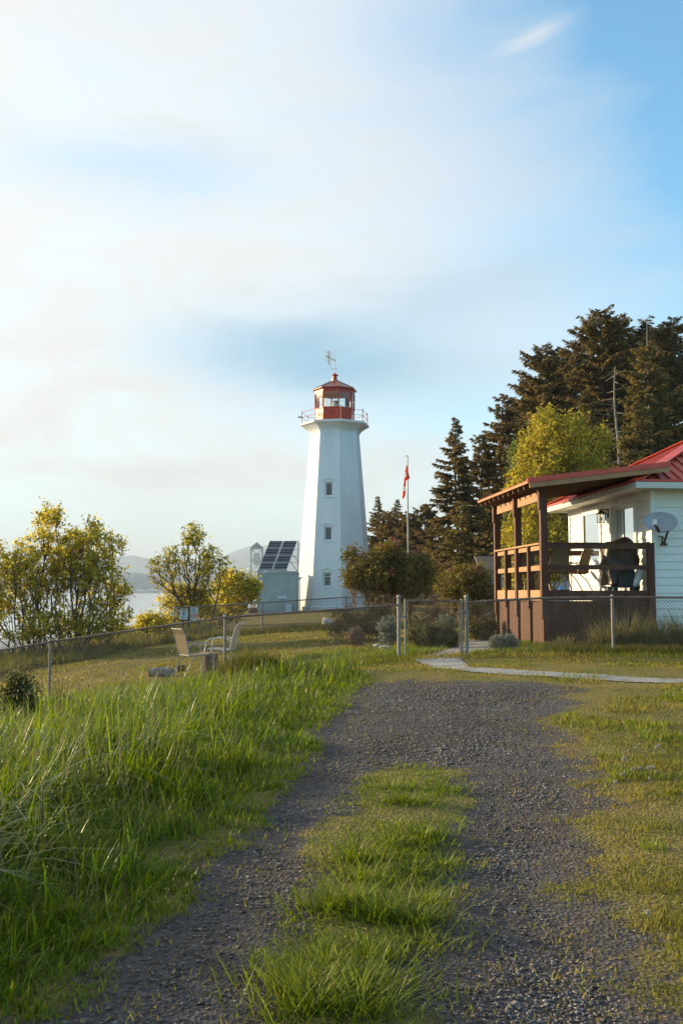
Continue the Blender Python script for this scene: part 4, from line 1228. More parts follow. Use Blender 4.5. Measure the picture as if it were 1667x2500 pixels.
def porch():
    root = thing('covered_porch', 'brown timber porch with railings and a sloping roof against the white cottage', 'porch', (hx, hy, HZ), HA)
    XL = -2.47; YB = 3.85; rail = FL + 1.03
    g0 = -.35
    # floor and rim boards
    fl = MB()
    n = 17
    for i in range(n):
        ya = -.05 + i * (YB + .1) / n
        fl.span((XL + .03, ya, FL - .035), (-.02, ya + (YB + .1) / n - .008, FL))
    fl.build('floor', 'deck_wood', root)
    rm = MB(); rm.span((XL + .08, -.09, FL - .20), (-.07, -.05, FL + .012)); rm.span((XL + .02, -.045, FL - .22), (XL + .06, YB, FL - .036)); rm.span((XL + .08, YB, FL - .22), (-.02, YB + .04, FL - .036)); rm.build('rim_board', 'deck_wood', root)
    ys = [-.09, 1.90, 3.83]
    roofz = lambda lx: FL + 2.16 + (lx - (XL - .38)) * .125
    bz = roofz(XL) - .17
    for y in ys:      # tall posts with a notch under the beam and another under the floor
        zt_ = bz + .12
        p = MB(); a_, b_, j = XL - .05, XL + .12, .045
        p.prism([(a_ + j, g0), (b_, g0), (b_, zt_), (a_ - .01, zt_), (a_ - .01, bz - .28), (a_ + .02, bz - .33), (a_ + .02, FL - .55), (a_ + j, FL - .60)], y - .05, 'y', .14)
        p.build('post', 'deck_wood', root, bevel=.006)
    for y in (.92, 2.86):
        p = MB(); p.prism([(XL + .0, g0), (XL + .12, g0), (XL + .12, rail - .04), (XL - .03, rail - .04), (XL - .03, FL - .36), (XL + .0, FL - .40)], y - .045, 'y', .09)
        p.build('railing_post', 'deck_wood', root, bevel=.005)
    p = MB(); p.span((-.16, -.12, FL - 1.4), (-.015, -.01, rail - .002)); p.build('railing_post', 'deck_wood', root, bevel=.005)
    for xx in (-1.15, XL + .14 + .0):
        pass
    p = MB(); p.span((-1.2, YB - .06, FL), (-1.08, YB + .05, rail - .04)); p.build('railing_post', 'deck_wood', root)
    # left railing
    l = MB(); l.span((XL - .04, -.02, rail - .04), (XL + .13, YB, rail)); l.build('handrail', 'beam_wood', root, bevel=.004)
    l = MB()
    for (a_, b_) in ((.04 + .01, .87), (.97, 1.84), (2.0, 2.81), (2.91, 3.77)):
        l.span((XL + .03, a_, rail - .15), (XL + .068, b_, rail - .045)); l.span((XL + .03, a_, FL + .44), (XL + .068, b_, FL + .55))
        l.span((XL + .012, a_, FL - .20), (XL + .052 - .035, b_, FL + .02))
    l.build('rail', 'beam_wood', root)
    # front railing
    l = MB(); l.span((XL + .125, -.13, rail - .135), (-.162, -.09, rail - .02)); l.span((XL + .125, -.15, rail - .019), (-.015, -.0, rail)); l.span((XL + .125, -.10, FL + .455), (-.162, -.065, FL + .555))
    l.build('handrail', 'deck_wood', root)
    l = MB(); l.span((XL + .125, YB + .0, rail - .13), (-.05, YB + .04, rail - .0)); l.span((XL + .125, YB, FL + .45), (-.05, YB + .035, FL + .55)); l.build('handrail', 'deck_wood', root)
    # skirting boards
    sk = MB(); r_ = random.Random(3)
    for (a_, b_) in ((.05, .87), (.97, 1.84), (2.0, 2.81), (2.91, 3.77)):
        y = a_ + .12
        while y < b_ - .04:
            w_ = .14
            sk.span((XL + .05 + r_.uniform(0, .006), y, g0), (XL + .075, min(y + w_, b_), FL - .24)); y += w_ + .006
    sk.build('skirting', 'deck_wood', root)
    sk = MB(); x = XL + .13
    while x < -.18:
        sk.span((x, -.06 + r_.uniform(0, .005), g0), (min(x + .14, -.17), -.03, FL - .34)); x += .144
    sk.span((XL + .125, -.075, FL - .34), (-.162, -.045, FL - .21))
    sk.build('skirting', 'panel_wood', root)
    # roof: beam, rafters, sheathing, red flashing
    bm = MB(); 
    for (a_, b_) in ((.05, 1.85), (1.99, 3.77)):
        bm.span((XL + .02, a_, bz - .10), (XL + .07, b_, bz + .10))
    bm.build('beam', 'beam_wood', root)
    y0, y1 = -.52, 4.02; xa, xb = XL - .38, .10
    for i in range(11):
        y = y0 + .12 + i * (y1 - y0 - .2) / 10
        q = MB(); q.bar((xa + .04, y, roofz(xa + .04) + .045), (xb, y, roofz(xb) + .045), .04, .10); q.build('rafter', 'soffit_wood', root)
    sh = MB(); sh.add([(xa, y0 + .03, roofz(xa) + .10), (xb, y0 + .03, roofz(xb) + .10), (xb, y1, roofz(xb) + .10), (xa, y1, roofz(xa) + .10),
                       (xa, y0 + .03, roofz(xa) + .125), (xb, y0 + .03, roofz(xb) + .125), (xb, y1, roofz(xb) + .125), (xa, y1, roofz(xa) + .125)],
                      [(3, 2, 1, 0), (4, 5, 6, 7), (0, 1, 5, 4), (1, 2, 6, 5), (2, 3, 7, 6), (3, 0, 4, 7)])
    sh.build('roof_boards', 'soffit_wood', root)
    ba = MB(); ba.bar((xa + .01, y0 + .012, roofz(xa) + .04), (xb + .1, y0 + .012, roofz(xb + .1) + .04), .03, .11); ba.build('bargeboard', 'beam_wood', root)
    ed = MB(); ed.bar((xa - .012, y0 + .04, roofz(xa) + .11), (xa - .012, y1, roofz(xa) + .11), .022, .05); ed.build('eaves_board', 'beam_wood', root)
    rf = MB(); rf.add([(xa - .03, y0, roofz(xa) + .13), (xb + .12, y0, roofz(xb + .12) + .13), (xb + .12, y1, roofz(xb + .12) + .13), (xa - .03, y1, roofz(xa) + .13),
                       (xa - .03, y0, roofz(xa) + .145), (xb + .12, y0, roofz(xb + .12) + .145), (xb + .12, y1, roofz(xb + .12) + .145), (xa - .03, y1, roofz(xa) + .145)],
                      [(3, 2, 1, 0), (4, 5, 6, 7), (0, 1, 5, 4), (1, 2, 6, 5), (2, 3, 7, 6), (3, 0, 4, 7)])
    rf.build('roof', 'red_metal_roof', root)
    fl_ = MB(); fl_.bar((xa - .03, y0 - .012, roofz(xa) + .145), (xb + .12, y0 - .012, roofz(xb + .12) + .145), .02, .105); fl_.bar((xa - .03, y0 + .05, roofz(xa) + .165), (xb + .12, y0 + .05, roofz(xb + .12) + .165), .12, .02)
    fl_.build('flashing', 'red_flashing', root)
    # string of lights under the roof near the wall
    sl_ = thing('string_lights', 'string of small pale bulbs hanging under the porch roof along the eaves', 'string lights', HW(-.75, 0, FL + 2.15), HA)
    pts = [(.0, i * .2, .10 + .012 * math.sin(i * 1.6)) for i in range(20)]
    MB().tube(pts, .005, 4).build('cord', 'black', sl_)
    for i in range(1, 19):
        p = pts[i]
        MB().lathe([(.004, -.05), (.018, -.035), (.018, -.02), (.006, 0)], 8, c=p).build('bulb', 'bulb', sl_, smooth=True)
porch()

# ------------------------------------------------------------------ furniture
def chair(name, label, loc, rz, frame_m, sling_m, group=None, w=.50):
    """sling patio chair facing +x"""
    t = thing(name, label, 'chair', loc, rz, group)
    h = w / 2
    s = MB(); s.add([(-.22, -h, .40), (.24, -h, .43), (.24, h, .43), (-.22, h, .40), (-.22, -h, .405), (.24, -h, .436), (.24, h, .436), (-.22, h, .405)],
                    [(3, 2, 1, 0), (4, 5, 6, 7), (0, 1, 5, 4), (1, 2, 6, 5), (2, 3, 7, 6), (3, 0, 4, 7)]); s.build('seat', sling_m, t)
    b = MB(); zz = [(-.23, .42), (-.28, .60), (-.35, .85), (-.42, .96)]
    vs = []; 
    for x_, z_ in zz:
        vs += [(x_, -h + .01, z_), (x_, h - .01, z_)]
    for x_, z_ in zz:
        vs += [(x_ - .008, -h + .01, z_), (x_ - .008, h - .01, z_)]
    fs = []
    for i in range(3):
        fs.append((2 * i, 2 * i + 1, 2 * i + 3, 2 * i + 2)); fs.append((8 + 2 * i, 8 + 2 * i + 2, 8 + 2 * i + 3, 8 + 2 * i + 1))
    b.add(vs, fs); b.build('backrest', sling_m, t)
    f = MB()
    for sgn in (-1, 1):
        f.tube([(.24, sgn * h, .43), (-.2, sgn * h, .40), (-.24, sgn * h, .42), (-.28, sgn * h, .60), (-.35, sgn * h, .85), (-.42, sgn * h, .97)], .014, 7)
    f.tube([(-.42, -h, .965), (-.42, h, .965)], .012, 7); f.tube([(.24, -h, .43), (.24, h, .43)], .012, 7); f.tube([(-.235, -h, .415), (-.235, h, .415)], .012, 7)
    f.build('frame', frame_m, t)
    for sgn in (-1, 1):
        a = MB(); y = sgn * (h + .035)
        a.tube([(.30, y, .45), (.28, y, .58), (.20, y, .65), (0, y, .67), (-.20, y, .64), (-.30, y, .58)], .013, 7); a.build('armrest', frame_m, t)
        MB().tube([(.30, y, .45), (.33, y, .20), (.30, y, 0)], .013, 7).build('leg', frame_m, t)
        MB().tube([(-.05, sgn * h, .41), (-.22, y, .25), (-.36, y, 0)], .013, 7).build('leg', frame_m, t)
    return t
# two on the lawn behind the left fence
def on(x, y): return (x, y, tz(x, y))
c1x = X(461, 19.9); 
chair('patio_chair', 'beige sling chair with its tall back to us, left of the stump on the lawn', on(c1x + .12, 20.0), R(38), 'grey_metal', 'sling', 'chairs on the lawn', .44)
c2x = X(547, 20.8)
chair('patio_chair', 'pale sling chair facing left beside the fence post, right of the stump', on(c2x - .05, 20.9), R(172), 'white_metal', 'sling_pale', 'chairs on the lawn', .46)
# stump table
sxp = X(516, 20.6)
st = thing('tree_stump', 'short brown tree stump used as a table between two lawn chairs', 'stump', on(sxp, 20.6))
MB().lathe([(.20, -.1), (.18, .05), (.165, .30), (.16, .34)], 14).build('stump_bark', 'bark', st)
MB().lathe([(.155, .341), (.15, .352)], 14).build('cut_face', 'cut_wood', st)
MB().box((0, 0, .375), (.46, .30, .03)).build('board', 'cut_wood', st)
# log
lx_ = X(400, 20.3); lg = thing('log', 'short grey mottled log lying in the grass left of the lawn chairs', 'log', on(lx_, 20.3), R(-8))
MB().tube([(-.26, 0, .10), (-.1, .01, .12), (.12, 0, .11), (.24, 0, .10)], [.095, .105, .10, .09], 12).build('log_bark', 'log_bark', lg)
MB().tube([(-.262, 0, .10), (-.275, 0, .10)], .088, 12).build('cut_face', 'bark', lg)
lg2 = thing('log_chunk', 'small dark wood chunk at the right end of the grey log', 'log', on(lx_ + .36, 20.4), R(30))
MB().tube([(-.08, 0, .13), (.10, 0, .15)], [.075, .07], 10).build('chunk_bark', 'bark', lg2)
# on the porch
chair('patio_chair', 'tan sling chair facing left beside the cottage window', HW(-1.12, 1.95, FL + .001), R(142), 'bronze', 'sling', 'chairs on the porch')
chair('patio_chair', 'tan sling chair turned away from us, nearest the front porch post', HW(-1.78, 1.25, FL + .001), R(100), 'bronze', 'sling', 'chairs on the porch', .42)
chair('patio_chair', 'tan sling chair behind the middle porch post at the glass table', HW(-2.02, 2.35, FL + .001), R(60), 'bronze', 'sling', 'chairs on the porch', .42)
tb = thing('patio_table', 'round glass topped table with dark legs at the back of the porch', 'table', HW(-1.75, 3.1, FL + .001), HA)
MB().lathe([(.50, .69), (.50, .705), (.0, .706)], 24).build('table_top', 'glass_window', tb)
MB().lathe([(.50, .675), (.52, .68), (.52, .71), (.505, .712)], 24, cap=False).build('rim', 'bronze', tb)
for k_ in range(4):
    t = math.pi / 4 + k_ * math.pi / 2
    MB().tube([(.34 * math.cos(t), .34 * math.sin(t), .685), (.22 * math.cos(t), .22 * math.sin(t), .35), (.42 * math.cos(t), .42 * math.sin(t), 0)], .014, 7).build('leg', 'bronze', tb)
def barbecue():
    t = thing('barbecue', 'barbecue under a dark brown cover on the porch by the door', 'barbecue', HW(-.55, .50, FL + .001), HA)
    # cover: rings of a rounded box with a lumpy outline
    prof = [(.30, -.40, -.14), (.42, -.41, .0), (.56, -.42, .36), (.62, -.42, .44), (.70, -.42, .47), (.80, -.42, .40), (.92, -.43, .375), (1.02, -.40, .34), (1.08, -.31, .31), (1.13, -.18, .27), (1.165, .00, .20), (1.18, .06, .16)]
    prof = [(.14, -.39, -.20), (.20, -.40, -.13)] + prof
    r = np.random.default_rng(4)
    n = 40; V = []; 
    for j, (z, xa, xb) in enumerate(prof):
        cx_ = (xa + xb) / 2; a_ = (xb - xa) / 2; dpt = .27 if z < 1.0 else .27 * (1 - ((z - 1.0) / .20) ** 2 * .6)
        for k_ in range(n):
            th = 2 * math.pi * k_ / n; c_, s_ = math.cos(th), math.sin(th)
            sx_ = math.copysign(abs(c_) ** .45, c_); sy_ = math.copysign(abs(s_) ** .45, s_)
            wr = 1 + (.045 * math.sin(7 * th + z * 5) + .03 * math.sin(13 * th - 3 * z)) * (1.2 - z)
            V.append((.89 * (cx_ + a_ * sx_ * wr), dpt * sy_ * (1 + .12 * math.sin(4 * th + 9 * z) * (1.2 - z)), z + .02 * math.sin(5 * th + 2) * (z < .6)))
    V = np.array(V); V[:, 2] -= .045 * np.exp(-((V[:, 0] + .14) / .07) ** 2) * np.clip((V[:, 2] - .9) / .15, 0, 1); V[:, 0] += .018 * np.sin(V[:, 2] * 17 + V[:, 1] * 9)
    idx = np.arange(len(V)).reshape(-1, n)
    f = np.stack([idx[:-1], np.roll(idx[:-1], -1, 1), np.roll(idx[1:], -1, 1), idx[1:]], -1).reshape(-1, 4)
    V = np.vstack([V, [(.11, 0, 1.185)]]); tp = len(V) - 1
    top = np.stack([idx[-1], np.roll(idx[-1], -1), np.full(n, tp), np.full(n, tp)], -1)
    me = MB(); me.add([tuple(v) for v in V], [tuple(q) for q in f] + [(int(q[0]), int(q[1]), tp) for q in top])
    me.build('cover', 'cover', t, smooth=True)
    MB().span((-.13, -.20, .10), (.26, .22, .66)).build('cabinet', 'black', t, bevel=.01)
    s = MB(); s.bar((.36, -.16, .02), (.36, -.16, .66), .03, .03); s.bar((.36, .18, .02), (.36, .18, .66), .03, .03); s.span((-.36, -.20, .07), (.38, .20, .10)); s.build('frame', 'dark_metal', t)
    for x_ in (-.30, -.17, .30):
        MB().tube([(x_, -.20, .045), (x_, -.16, .045)], .045, 12).build('wheel', 'black', t)
barbecue()
wr_ = thing('white_bolster', 'rounded white cylinder leaning on the wall right of the barbecue', 'cylinder', HW(-.20, .34, FL + .001), HA)
MB().tube([(-.10, 0, .09), (-.05, 0, .20), (.03, 0, .40), (.07, 0, .50), (.08, 0, .55)], [.06, .085, .085, .07, .02], 14).build('body', 'white_trim', wr_, smooth=True)
MB().tube([(-.12, 0, .005), (-.10, 0, .10)], [.09, .075], 12).build('stand', 'black', wr_)
mt = thing('door_mat', 'dark maroon mat at the front edge of the porch floor', 'mat', HW(-2.0, .16, FL + .001), HA)
MB().span((-.22, -.12, 0), (.18, .14, .03)).build('pad', 'cover', mt, bevel=.01)
bc = thing('blue_cloth', 'small crumpled bright blue cloth on the maroon mat', 'cloth', HW(-2.0, .16, FL + .033), HA)
V = [(.01 * math.sin(i * 3.1) + .055 * math.cos(t_) * (1 - j / 7) ** .6 * (1 + .25 * math.sin(3 * t_ + j)), .045 * math.sin(t_) * (1 - j / 7) ** .6 * (1 + .2 * math.sin(4 * t_ + j)), .013 * j) for j in range(7) for i, t_ in enumerate(np.linspace(0, 2 * math.pi, 14, endpoint=False))]
f = [(j * 14 + i, j * 14 + (i + 1) % 14, (j + 1) * 14 + (i + 1) % 14, (j + 1) * 14 + i) for j in range(6) for i in range(14)]
MB().add(V, f + [tuple(84 + i for i in range(14))]).build('folds', 'blue_cloth', bc)

# ------------------------------------------------------------------ satellite dish
def dish():
    lx = (X(1612, 20.3) - hx) ; p = HW(.235, -.015, 0)
    z0 = at(1608, 1327, 20.2).z
    t = thing('satellite_dish', 'grey oval satellite dish with brown arm on the blue shaded cottage wall', 'satellite dish', (p[0], p[1], z0), 0)
    cx_, cz_ = at(1614, 1277, 19.8).x - p[0], at(1614, 1277, 19.8).z - z0
    c0 = Vector((cx_, -.42, cz_))
    nrm = Vector((-.30, -.86, .42)).normalized()
    ux = Vector((.95, -.28, -.13)); ux = (ux - nrm * ux.dot(nrm)).normalized(); uy = nrm.cross(ux).normalized()
    if uy.z < 0: uy = -uy
    V = []; n = 40; rings = 8
    for side in (0, 1):
        for j in range(1, rings + 1):
            q = j / rings
            for k_ in range(n):
                th = 2 * math.pi * k_ / n
                pt = c0 + ux * (.345 * q * math.cos(th)) + uy * (.232 * q * math.sin(th)) + nrm * (.07 * q * q) - nrm * (.012 * side)
                V.append(tuple(pt))
    m = MB(); fs = []
    H_ = n * rings
    for j in range(rings - 1):
        for k_ in range(n):
            a_, b_, c_, d_ = j * n + k_, j * n + (k_ + 1) % n, (j + 1) * n + (k_ + 1) % n, (j + 1) * n + k_
            fs.append((a_, b_, c_, d_)); fs.append((H_ + d_, H_ + c_, H_ + b_, H_ + a_))
    fs.append(tuple(range(n - 1, -1, -1))); fs.append(tuple(H_ + k_ for k_ in range(n)))
    for k_ in range(n):
        a_ = (rings - 1) * n + k_; b_ = (rings - 1) * n + (k_ + 1) % n
        fs.append((a_, b_, H_ + b_, H_ + a_))
    m.add(V, fs); rf = m.build('reflector', 'dish', t, smooth=True)
    MB().tube([c0 + ux * (.347 * math.cos(th)) + uy * (.234 * math.sin(th)) + nrm * .066 for th in np.linspace(0, 2 * math.pi, n + 1)], .006, 5).build('rim', 'grey_metal', rf)
    # the faint lettering on the dish: two short lines, red above grey
    def mark(u0, u1, v0, v1, mat_):
        b = MB(); q = lambda u, v: tuple(c0 + ux * u + uy * v + nrm * (.07 * ((u / .4) ** 2 + (v / .27) ** 2) + .004))
        b.add([q(u0, v0), q(u1, v0), q(u1, v1), q(u0, v1)], [(0, 1, 2, 3)]); return b
    b = MB(); rr = random.Random(5)
    def glyphs(u0, u1, v0, h, name, mt_):
        b = MB(); u = u0
        while u < u1:
            w_ = rr.uniform(.008, .016)
            for (a0, a1, b0, b1) in ((u, u + .004, v0, v0 + h), (u + .004, u + w_, v0 + h * rr.choice((0, .45, .8)), 0)):
                if b1 == 0: b1 = b0 + .005
                q = lambda uu, vv: tuple(c0 + ux * uu + uy * vv + nrm * (.07 * ((uu / .4) ** 2 + (vv / .27) ** 2) + .004))
                b.add([q(a0, b0), q(a1, b0), q(a1, b1), q(a0, b1)], [(0, 1, 2, 3)])
            u += w_ + .007
        b.build(name, mt_, rf)
    glyphs(-.10, .0, .085, .020, 'lettering', 'dish_red'); glyphs(.01, .12, .075, .030, 'lettering', 'dish_red'); glyphs(-.08, .11, .03, .022, 'lettering', 'dish_grey')
    low = c0 - uy * .23 + nrm * .06
    feed = c0 + nrm * .33 - uy * .16 - ux * .09
    a = MB(); a.bar(tuple(low), tuple(feed - uy * .04), .045, .05); a.build('arm', 'bronze', t)
    a = MB(); a.bar(tuple(feed - uy * .07 - ux * .0), tuple(feed + uy * .05), .09, .075, up=nrm); a.build('receiver', 'white_metal', t, bevel=.008)
    a = MB(); a.tube([(0, 0, -.0), (.0, -.05, .03), (.05, -.16, .27), tuple(low - nrm * .06 + uy * .03), tuple(c0 - nrm * .03)], [.028, .026, .026, .026, .03], 8); a.build('mast', 'bronze', t)
    a = MB(); a.lathe([(.085, -.03), (.085, -.02), (.035, .03)], 12, c=(0, -.02, 0)); a.bar((-.10, .0, .17), (.0, -.08, .12), .03, .02); a.bar((-.03, .0, .0), (-.04, -.06, .16), .03, .02); a.build('wall_mount', 'bronze', t)
dish()

# ------------------------------------------------------------------ fences
def link_mesh(xs, tops, D, h, pitch, wr, step=.28):
    """chain link wire between x=xs[0] and xs[-1]; top edge follows the rail; returns tube segments"""
    x0, x1 = xs[0], xs[-1]
    T = lambda x: np.interp(x, xs, tops)
    segs = []
    n = int((x1 - x0 + h) / pitch)
    for sgn in (1, -1):
        for i in range(-int(h / pitch) - 1, int((x1 - x0) / pitch) + int(h / pitch) + 2):
            xa = x0 + i * pitch
            m = int(h / step) + 1
            prev = None
            for j in range(m + 1):
                dz = h * j / m; x = xa + sgn * dz
                if x < x0 or x > x1: prev = None; continue
                p = (x, D + .006 * sgn, T(x) - dz)
                if prev is not None: segs.append((prev, p, wr, wr))
                prev = p
    # knuckles at the top
    for i in range(int((x1 - x0) / pitch)):
        x = x0 + i * pitch + pitch * .5
        z = T(x)
        segs.append(((x - pitch * .25, D, z - pitch * .1), (x - pitch * .05, D, z + pitch * .38), wr, wr * 1.2))
        segs.append(((x + pitch * .1, D, z - pitch * .1), (x - pitch * .02, D, z + pitch * .38), wr, wr * 1.2))
    return segs
def fence(label, pts, D, h, pitch, wr, post_r, rail_m, post_m='galvanised', mesh_extra=0.03, cat='fence', ends=(True, True), rail_r=.021, group=None):
    """pts: (x, z_top_of_rail) per post"""
    cx_ = (pts[0][0] + pts[-1][0]) / 2
    zb = tz(cx_, D)
    root = thing('chain_link_fence', label, cat, (cx_, D, zb), group=group)
    xs = [p[0] - cx_ for p in pts]; zs = [p[1] - zb for p in pts]
    for i, (x, z) in enumerate(zip(xs, zs)):
        if len(pts[i]) > 2: continue          # a bend of the rail, no post
        if (i == 0 and not ends[0]) or (i == len(xs) - 1 and not ends[1]): continue
        g = tz(x + cx_, D) - zb
        b = MB(); b.tube([(x, .0, g - .3), (x, .0, z + .03)], post_r, 10); b.lathe([(post_r * 1.15, z + .02), (post_r * 1.1, z + .045), (.003, z + .06)], 10, c=(x, 0, 0))
        b.build('post', post_m, root)
    b = MB(); b.tube([(x, -post_r - .004, z) for x, z in zip(xs, zs)], rail_r, 8); b.build('rail', rail_m, root)
    V, Fq = tubes_np(link_mesh(xs, [z - .015 for z in zs], -post_r - .03, h, pitch, wr), 3)
    np_obj('wire_mesh', V, Fq, 'wire', root)
    tie = MB()
    for i in range(len(xs) - 1):
        for j in range(1, 6):
            t = j / 6; x = xs[i] * (1 - t) + xs[i + 1] * t; z = zs[i] * (1 - t) + zs[i + 1] * t
            tie.tube([(x, -post_r - .005, z - .028), (x, -post_r - .038, z), (x, -post_r - .005, z + .028)], .004, 4)
    tie.build('tie_wire', 'galvanised', root)
    return root
DF = 18.0
zz = lambda v, u=833: at(u, v, DF).z
gp0, gp1 = X(973, DF), X(1138, DF)
fence('sloping chain link fence left of the gate with a rusty top rail', [(X(-297, DF), zz(1640)), (X(127, DF), zz(1567)), (X(551, DF), zz(1507)), (gp0, zz(1477))], DF, 1.12, .068, .0026, .028, 'rusty_pipe', ends=(True, False))
fence('chain link fence right of the gate in front of the porch', [(gp1, zz(1471)), (X(1205, DF), zz(1466), 0), (X(1325, DF), zz(1460), 0), (X(1493, DF), zz(1458)), (X(1850, DF), zz(1459))], DF, 1.08, .068, .0026, .028, 'rusty_pipe', ends=(False, True))
def gate_post(u, label):
    x = X(u, DF); g = tz(x, DF)
    t = thing('gate_post', label, 'post', (x, DF, g))
    zt = zz(1457) - g
    MB().tube([(0, 0, -.3), (0, 0, zt - .02)], .033, 14).build('pipe', 'galvanised', t)
    MB().lathe([(.040, zt - .03), (.040, zt), (.030, zt + .03), (.005, zt + .045)], 14).build('cap', 'galvanised', t, smooth=True)
    b = MB()
    for z in (.18, .60, .95): b.lathe([(.037, z), (.037, z + .025)], 14, cap=True)
    b.build('clamp', 'galvanised', t)
gate_post(973, 'round galvanised gate post left of the gate')
gate_post(1138, 'round galvanised gate post right of the gate')
def gate():
    xa, xb = X(988.5, DF), X(1125.5, DF); cx_ = (xa + xb) / 2; g = tz(cx_, DF)
    z0, z1 = zz(1606) - g, zz(1464) - g; w = (xb - xa) / 2
    t = thing('chain_link_gate', 'closed chain link garden gate between two round posts', 'gate', (cx_, DF, g))
    f = MB(); r_ = .02
    f.tube([(-w, 0, z0), (-w, 0, z1 + .02)], r_, 10); f.tube([(w, 0, z0), (w, 0, z1 + .02)], r_, 10)
    f.tube([(-w, 0, z0), (w, 0, z0)], r_, 10); f.build('frame', 'galvanised', t)
    MB().tube([(-w, 0, z1 - .02), (w, 0, z1 - .02)], r_ * .95, 10).build('top_rail', 'rusty_pipe', t)
    V, Fq = tubes_np(link_mesh([-w + .03, w - .03], [z1 + .0, z1 + .0], -.012, z1 - z0 + .02, .068, .0026, .3), 3)
    np_obj('wire_mesh', V, Fq, 'wire', t)
    b = MB(); b.bar((-w + .05, 0, z0), (-w + .05, 0, z1), .012, .02); b.bar((w - .05, 0, z0), (w - .05, 0, z1), .012, .02); b.build('tension_bar', 'rusty_pipe', t)
    for z in (z0 + .12, z1 - .22):
        b = MB(); b.tube([(w, 0, z), (w + .07, 0, z)], .016, 8); b.lathe([(.03, z - .03), (.03, z + .03)], 10, c=(w, 0, 0)); b.build('hinge', 'galvanised', t)
    b = MB(); b.tube([(-w, -.02, z1 - .32), (-w - .09, -.02, z1 - .32)], .012, 7); b.lathe([(.028, z1 - .35), (.028, z1 - .29)], 10, c=(-w, 0, 0)); b.tube([(-w, -.03, z1 - .32), (-w + .02, -.06, z1 - .22)], .01, 6); b.build('latch', 'galvanised', t)
gate()
DB = 37.5
fence('grey chain link fence crossing the lawn behind the lawn chairs and gate', [(X(427, DB), at(427, 1484, DB).z), (X(641, DB), at(641, 1471, DB).z), (X(845, DB), at(845, 1458, DB).z), (X(975, DB), at(975, 1455, DB).z), (X(1102, DB), at(1102, 1455, DB).z), (X(1320, DB), at(1320, 1455, DB).z)],
      DB, 1.15, .085, .0036, .032, 'galvanised', rail_r=.024)
# signs wired to the back fence
def sign(u0, u1, v0, v1, kind, label):
    D = DB - .08; a_, b_ = at(u0, v1, D), at(u1, v0, D); w = b_.x - a_.x; h = b_.z - a_.z
    t = thing('warning_sign', label, 'sign', ((a_.x + b_.x) / 2, D, a_.z))
    MB().span((-w / 2, 0, 0), (w / 2, .012, h)).build('plate', 'sign_white', t)
    y = -.003
    def ringm(cx, cz, r0, r1, mt, name):
        m = MB(); n = 28
        V = [(cx + r * math.cos(2 * math.pi * k / n), y, cz + r * math.sin(2 * math.pi * k / n)) for r in (r0, r1) for k in range(n)]
        m.add(V, [(k, (k + 1) % n, n + (k + 1) % n, n + k) for k in range(n)]); m.build(name, mt, t)
    def rect(x0, z0, x1, z1, mt, name, dy=0): MB().quad((x0, y + dy, z0), (x1, y + dy, z0), (x1, y + dy, z1), (x0, y + dy, z1)).build(name, mt, t)
    if kind == 0:
        rect(-w * .40, h * .83, w * .40, h * .93, 'sign_olive', 'header')
        rect(-w * .32, h * .865, w * .36, h * .90, 'sign_orange', 'header_text', -.002)
        ringm(0, h * .56, w * .25, w * .30, 'sign_dark', 'ring')
        MB().add([(w * .11 * math.cos(k * math.pi / 6), y - .001, h * .56 + h * .13 * math.sin(k * math.pi / 6)) for k in range(12)], [tuple(range(12))]).build('symbol', 'sign_dark', t)
        for i, (z, l_) in enumerate(((.27, .1), (.23, .36), (.14, .36), (.10, .2))): rect(-w * .38, h * (z - .012), w * l_, h * (z + .012), 'sign_blue', 'text_line')
    else:
        ringm(0, h * .74, w * .30, w * .36, 'sign_dark', 'ring')
        m = MB(); m.bar((-w * .22, y - .002, h * .87), (w * .22, y - .002, h * .61), .002, w * .06); m.build('slash', 'sign_dark', t)
        m = MB(); m.bar((0, y - .001, h * .80), (w * .02, y - .001, h * .70), .002, w * .10); m.bar((0, y - .001, h * .72), (-w * .10, y - .001, h * .63), .002, w * .05); m.bar((0, y - .001, h * .72), (w * .10, y - .001, h * .64), .002, w * .05); m.box((0, y - .001, h * .84), (w * .09, .002, h * .05)); m.build('symbol', 'sign_dark', t)
        rect(-w * .42, h * .14, w * .42, h * .48, 'sign_orange', 'panel')
        for z, l_ in ((.42, .18), (.33, .34), (.27, .30), (.20, .34)): rect(-w * l_, h * (z - .012), w * l_, h * (z + .014), 'sign_white', 'text_line', -.002)
sign(440, 458.5, 1486, 1512, 0, 'pale blue white warning sign with a dark symbol, nearest the corner post')
sign(465, 483.5, 1483, 1513, 1, 'white no walking sign with an orange red text panel, right of the other sign')

